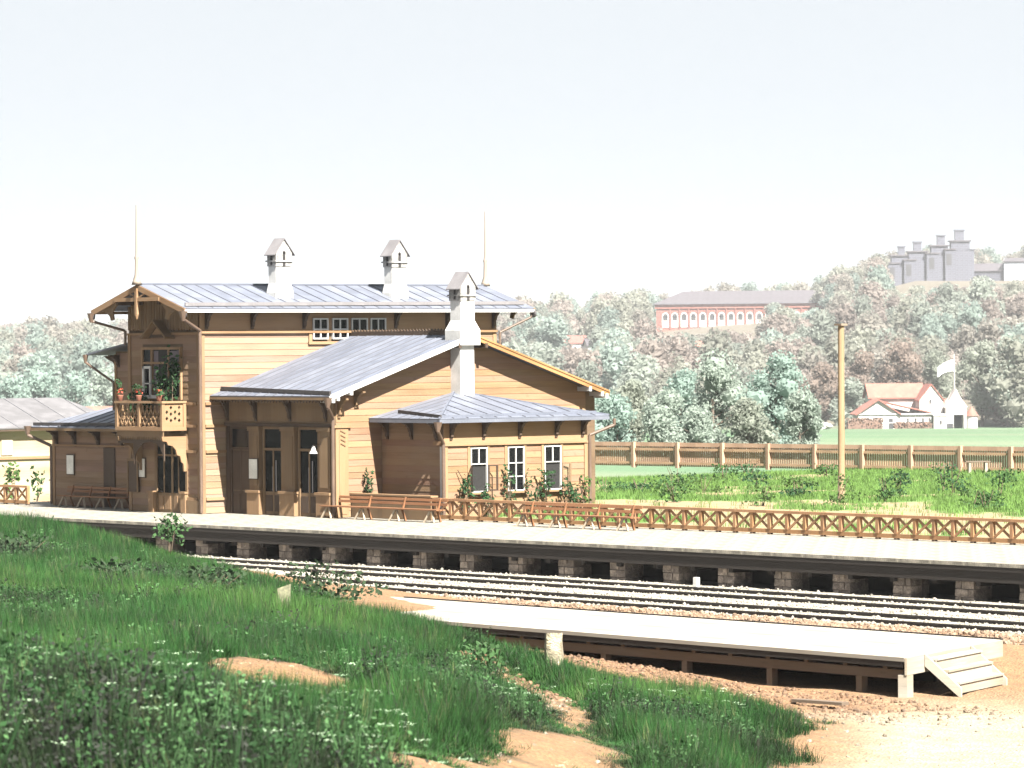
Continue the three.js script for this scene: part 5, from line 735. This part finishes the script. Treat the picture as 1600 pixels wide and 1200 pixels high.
// ------------------------------------------------------------------ the overgrown slope in front
{
  const r = rng(1234), blade = (n, h, spread, w) => { const g = gb(); for (let i = 0; i < n; i++) { const a = r() * 6.28, q = spread * Math.sqrt(r()), b = V(q * Math.cos(a), -0.03, q * Math.sin(a)), l = r() * 6.28, k = h * (0.25 + 0.35 * r()) * r(), H = h * (0.55 + 0.6 * r()), m = V(b.x + Math.cos(l) * k * 0.35, H * 0.55, b.z + Math.sin(l) * k * 0.35), t = V(b.x + Math.cos(l) * k, H, b.z + Math.sin(l) * k), s = V(-Math.sin(l + r()), 0, Math.cos(l + r())).multiplyScalar(w); g.quad(b.clone().sub(s), b.clone().add(s), m.clone().addScaledVector(s, 0.8), m.clone().addScaledVector(s, -0.8)).tri(m.clone().addScaledVector(s, -0.8), m.clone().addScaledVector(s, 0.8), t); } return g; };
  const grassM = leafM([1, 1, 1], 0.3), m4 = new THREE.Matrix4(), q = new THREE.Quaternion(), c = new THREE.Color(), UP = V(0, 1, 0);
  const scatter = (name, label, category, geo, n, mat, place) => { const im = new THREE.InstancedMesh(geo.geo(), mat, n); let k = 0, guard = 0; while (k < n && guard++ < n * 12) { const v = 24 + 84 * Math.pow(r(), 0.8), a = -0.14 + 0.235 * r(), u = a * v, x = 90 + 0.632 * u - 0.775 * v, z = 69 - 0.775 * u - 0.632 * v; if (r() > 0.34 + v / 110) continue; const s = place(x, z, v); if (!s) continue; m4.compose(V(x, height(x, z), z), q.setFromAxisAngle(UP, r() * 6.28), V(s.w ?? s.h, s.h, s.w ?? s.h)); im.setMatrixAt(k, m4); im.setColorAt(k++, c.setRGB(...s.c)); } im.count = k; flags(im); im.name = name; im.userData.kind = 'stuff'; scene.add(im); return tag(im, label, category); };
  const patch = (x, z) => fbm(x * 0.22 + 3, z * 0.22 + 8, 4);
  scatter('grass', 'tall green grass covering the slope in the foreground', 'grass', blade(18, 0.44, 0.16, 0.0048), 125000, leafM([1, 1, 1], 0.15), (x, z, v) => {
    const g = grassy(x, z); if (r() > g) return null; const low = 1 - 0.88 * Math.max(bareness(x + 1.1, z + 0.9), bareness(x - 1.2, z - 1), bareness(x - 2.4, z - 2), bareness(x - 3.6, z - 3)); const p = patch(x, z), d = ss(0.52, 0.66, p), l = ss(0.42, 0.28, p), f = 0.3 + 0.95 * r() * r() + 0.35 * vn(x * 1.6, z * 1.6), pale = ss(52, 62, x + z * 0.2 - 8) * 0.3;
    const q0 = r(), k = q0 < 0.06 ? [0.14, 0.17, 0.075] : q0 < 0.16 ? [0.05, 0.05, 0.042] : [lerp(0.03, 0.066, l), lerp(0.098, 0.16, l) * lerp(1, 0.55, d), lerp(0.025, 0.038, l)];
    return { h: low * (0.45 + 0.75 * r() * (0.6 + 0.8 * vn(x * 0.9 + 7, z * 0.9))) * lerp(1, 0.8, d) * ss(-0.6, 2.6, z - edgeZ(x) + 0.8), w: 1, c: k.map(e => e * f) };
  });
  {
    const n = 26000, im = new THREE.InstancedMesh(blade(10, 0.2, 0.22, 0.01).geo(), grassM, n); let k = 0, guard = 0;
    while (k < n && guard++ < 400000) { const x = -46 + 60 * r(), z = -8.8 - 39 * r(); if (x < -6 && z > -14 && x < -9.5) continue; if (x < -16 && z > -18) continue; const nn = fbm(x * 0.35, z * 0.35), g = ss(0.38, 0.52, nn + 0.10 * Math.sin(z * 0.5) - 0.22 * ss(-26, -19, z) * ss(-16, -6, x) + 0.12 * ss(-34, -40, z)); if (r() > g + 0.03) continue; const s = 0.5 + 0.8 * r(), f = 0.6 + 0.7 * r(); m4.compose(V(x, height(x, z), z), q.setFromAxisAngle(UP, r() * 6.28), V(1, s, 1)); im.setMatrixAt(k, m4); im.setColorAt(k++, c.setRGB(0.13 * f, 0.23 * f, 0.06 * f)); }
    im.count = k; flags(im); im.name = 'garden_grass'; im.userData.kind = 'stuff'; scene.add(im); tag(im, 'short bright grass between the sandy garden beds', 'grass');
  }
  // broad-leaved weeds in dark drifts
  const weed = gb(); for (let i = 0; i < 56; i++) { const y = 0.05 + 0.4 * r(); weed.leaf(V((r() - 0.5) * 0.4, y, (r() - 0.5) * 0.4), 0.02, r, 0.5); } for (let i = 0; i < 4; i++) weed.cyl(V(0, -0.02, 0), V((r() - 0.5) * 0.3, 0.42, (r() - 0.5) * 0.3), 0.006, 0.004, 4, false);
  scatter('weeds', 'dark broad-leaved weeds in drifts on the grassy slope', 'weeds', weed, 2400, grassM, (x, z, v) => { if (grassy(x, z) < 0.5) return null; const p = patch(x, z); if (r() > 0.03 + 0.8 * ss(0.56, 0.68, p) + ss(36, 28, v) * 0.04 || bareness(x - 2, z - 1.7) > 0.2 || bareness(x - 3.4, z - 2.8) > 0.2) return null; const f = 0.6 + 0.7 * r(); return { h: (0.6 + 0.8 * r()) * ss(-0.2, 1.6, z - edgeZ(x) + 0.4), c: (r() < 0.22 ? [0.03, 0.034, 0.028] : r() < 0.5 ? [0.06, 0.13, 0.05] : [0.026, 0.07, 0.024]).map(e => e * f) }; });
  // white umbels
  const umb = gb(); for (let i = 0; i < 14; i++) { const a = r() * 6.28, q = 0.06 * Math.sqrt(r()); umb.leaf(V(q * Math.cos(a), 0.33 + 0.02 * r(), q * Math.sin(a)), 0.011, r, 3); }
  const spots = [[59, 44.5, 3.2], [64.5, 50.8, 2.4], [45.8, 32.2, 1.5], [48.6, 35.0, 1.6], [42.6, 27.7, 1.5], [61, 50, 2.2], [50, 40, 2]];
  scatter('wild_flowers', 'white wild flowers scattered over the grassy slope', 'wild flowers', umb, 500, leafM([1, 1, 1], 0.2), (x, z) => { if (grassy(x, z) < 0.6) return null; const d = Math.max(...spots.map(([a, b, s]) => Math.exp(-((x - a) ** 2 + (z - b) ** 2) / s / s))); if (r() > d * 1.2 + 0.02) return null; const f = 0.6 + 0.35 * r(); return { h: 0.8 + 0.6 * r(), c: [0.42 * f, 0.58 * f, 0.38 * f] }; });
  // single bushes and things lying on the slope
  const wb = (x, z, w, h, n, label, m, leaf = 0.06) => { const t = thing('weed_bush', label, 'bush', 'tall weeds on the slope', [x, height(x, z), z]), g = gb(); for (let i = 0; i < 6; i++) g.cyl(V(0, -0.05, 0), V((r() - 0.5) * w * 0.8, h * 0.8, (r() - 0.5) * w * 0.8), 0.015, 0.006, 5); part('stems', g, stemM, t); makeBush(r, w, h, n, leaf, m, t, 0.2); };
  const dk = leafM([0.035, 0.06, 0.03], 0.25), md = leafM([0.05, 0.11, 0.04], 0.3);
  wb(10.5, 14.6, 0.9, 1.0, 220, 'tall weed bush standing out against the dark piers at the left', md); wb(20.6, 17.9, 1.5, 0.8, 300, 'dark spreading bush on the brow of the slope', dk); wb(23.4, 19.4, 1.3, 0.75, 260, 'dark bush at the brow next to the low platform end', dk); wb(24.6, 23.6, 1.8, 0.75, 340, 'dark bush on the upper slope just left of the pale board', dk); wb(14.5, 21.5, 1.8, 0.8, 340, 'dark clump at the very left edge of the slope', dk); wb(22.6, 24.0, 1.6, 0.6, 300, 'low dark clump on the slope, between left edge and pale board', dk); wb(36.9, 26.2, 1.1, 0.5, 220, 'low bush behind the pale stump', md);
  const stub = (x, z) => height(x, z);
  const post = thing('stone_stump', 'weathered whitish stump standing in the grass before the low platform', 'stump', undefined, [36.9, stub(36.9, 24.9) + 0.02, 24.9]);
  const pg = new THREE.CylinderGeometry(0.15, 0.17, 0.72, 12, 6), P = pg.attributes.position; for (let i = 0; i < P.count; i++) { const y = P.getY(i), n = 1 + 0.22 * (fbm(P.getX(i) * 9 + y * 5, P.getZ(i) * 9 + y * 4) - 0.5); P.setXYZ(i, P.getX(i) * n, y + (y > 0.3 ? 0.12 * (fbm(P.getX(i) * 12, P.getZ(i) * 12) - 0.5) : 0) + 0.36, P.getZ(i) * n); } pg.computeVertexNormals(); part('stump_body', pg, M([0.55, 0.48, 0.33], { map: TS, bumpMap: TS, bumpScale: 0.03 }), post);
  const [bx, bz] = [32.0, 27.0], bd = thing('leaning_board', 'small pale board sticking up in the grass on the brow', 'board', undefined, [bx, height(bx, bz) - 0.05, bz], 0.7); part('board_face', gb().hexa([V(0.0, 0, 0), V(0.14, 0, 0), V(0.14, 0.8, -0.2), V(-0.1, 0.72, -0.2), V(0.0, 0, -0.03), V(0.14, 0, -0.03), V(0.14, 0.8, -0.23), V(-0.1, 0.72, -0.23)]), M([0.27, 0.27, 0.16], { map: TS }), bd);
  const pb = thing('fallen_plank', 'grey plank lying on the orange earth before the low platform', 'plank', undefined, [40.3, -0.86, 22.0], 0.1); part('plank_body', gb().box(-0.55, 0.55, 0, 0.05, -0.09, 0.09), weather, pb);
  const sg = new THREE.IcosahedronGeometry(0.09, 1); solid('white_stone', sg, white, 'single white stone in the grass at the left', 'stone', undefined, [58.7, height(58.7, 48.6) + 0.32, 48.6]);
  const wp = thing('white_marker', 'small white marker stone beside the nearest track', 'marker', undefined, [13.4, -0.96, 0.75]); part('marker_stone', gb().box(-0.07, 0.07, 0, 0.3, -0.05, 0.05), white, wp);
  // clods on the bare earth
  const n = 7000, g = new THREE.IcosahedronGeometry(1, 0), im = new THREE.InstancedMesh(g, M([1, 1, 1], { map: TS }), n); let k = 0, guard = 0; while (k < n && guard++ < 90000) { const x = 30 + 32 * r(), z = 20 + 25 * r(); if (grassy(x, z) > 0.35) continue; const sand = ss(40, 45, x); if (r() < sand * 0.97) continue; const s = 0.012 + (0.045 + 0.02 * (1 - sand)) * r() ** 4, f = 0.6 + 0.5 * r(); m4.compose(V(x, height(x, z), z), q.setFromEuler(new THREE.Euler(r() * 6, r() * 6, 0)), V(s, s * 0.6, s)); im.setMatrixAt(k, m4); im.setColorAt(k++, c.setRGB(lerp(0.30, 0.42, sand) * f, lerp(0.17, 0.36, sand) * f, lerp(0.09, 0.27, sand) * f)); } im.count = k; flags(im); im.name = 'earth_clods'; im.userData.kind = 'stuff'; scene.add(im); tag(im, 'clods and pebbles strewn over the orange earth', 'clods');
}

renderer.render(scene, camera);
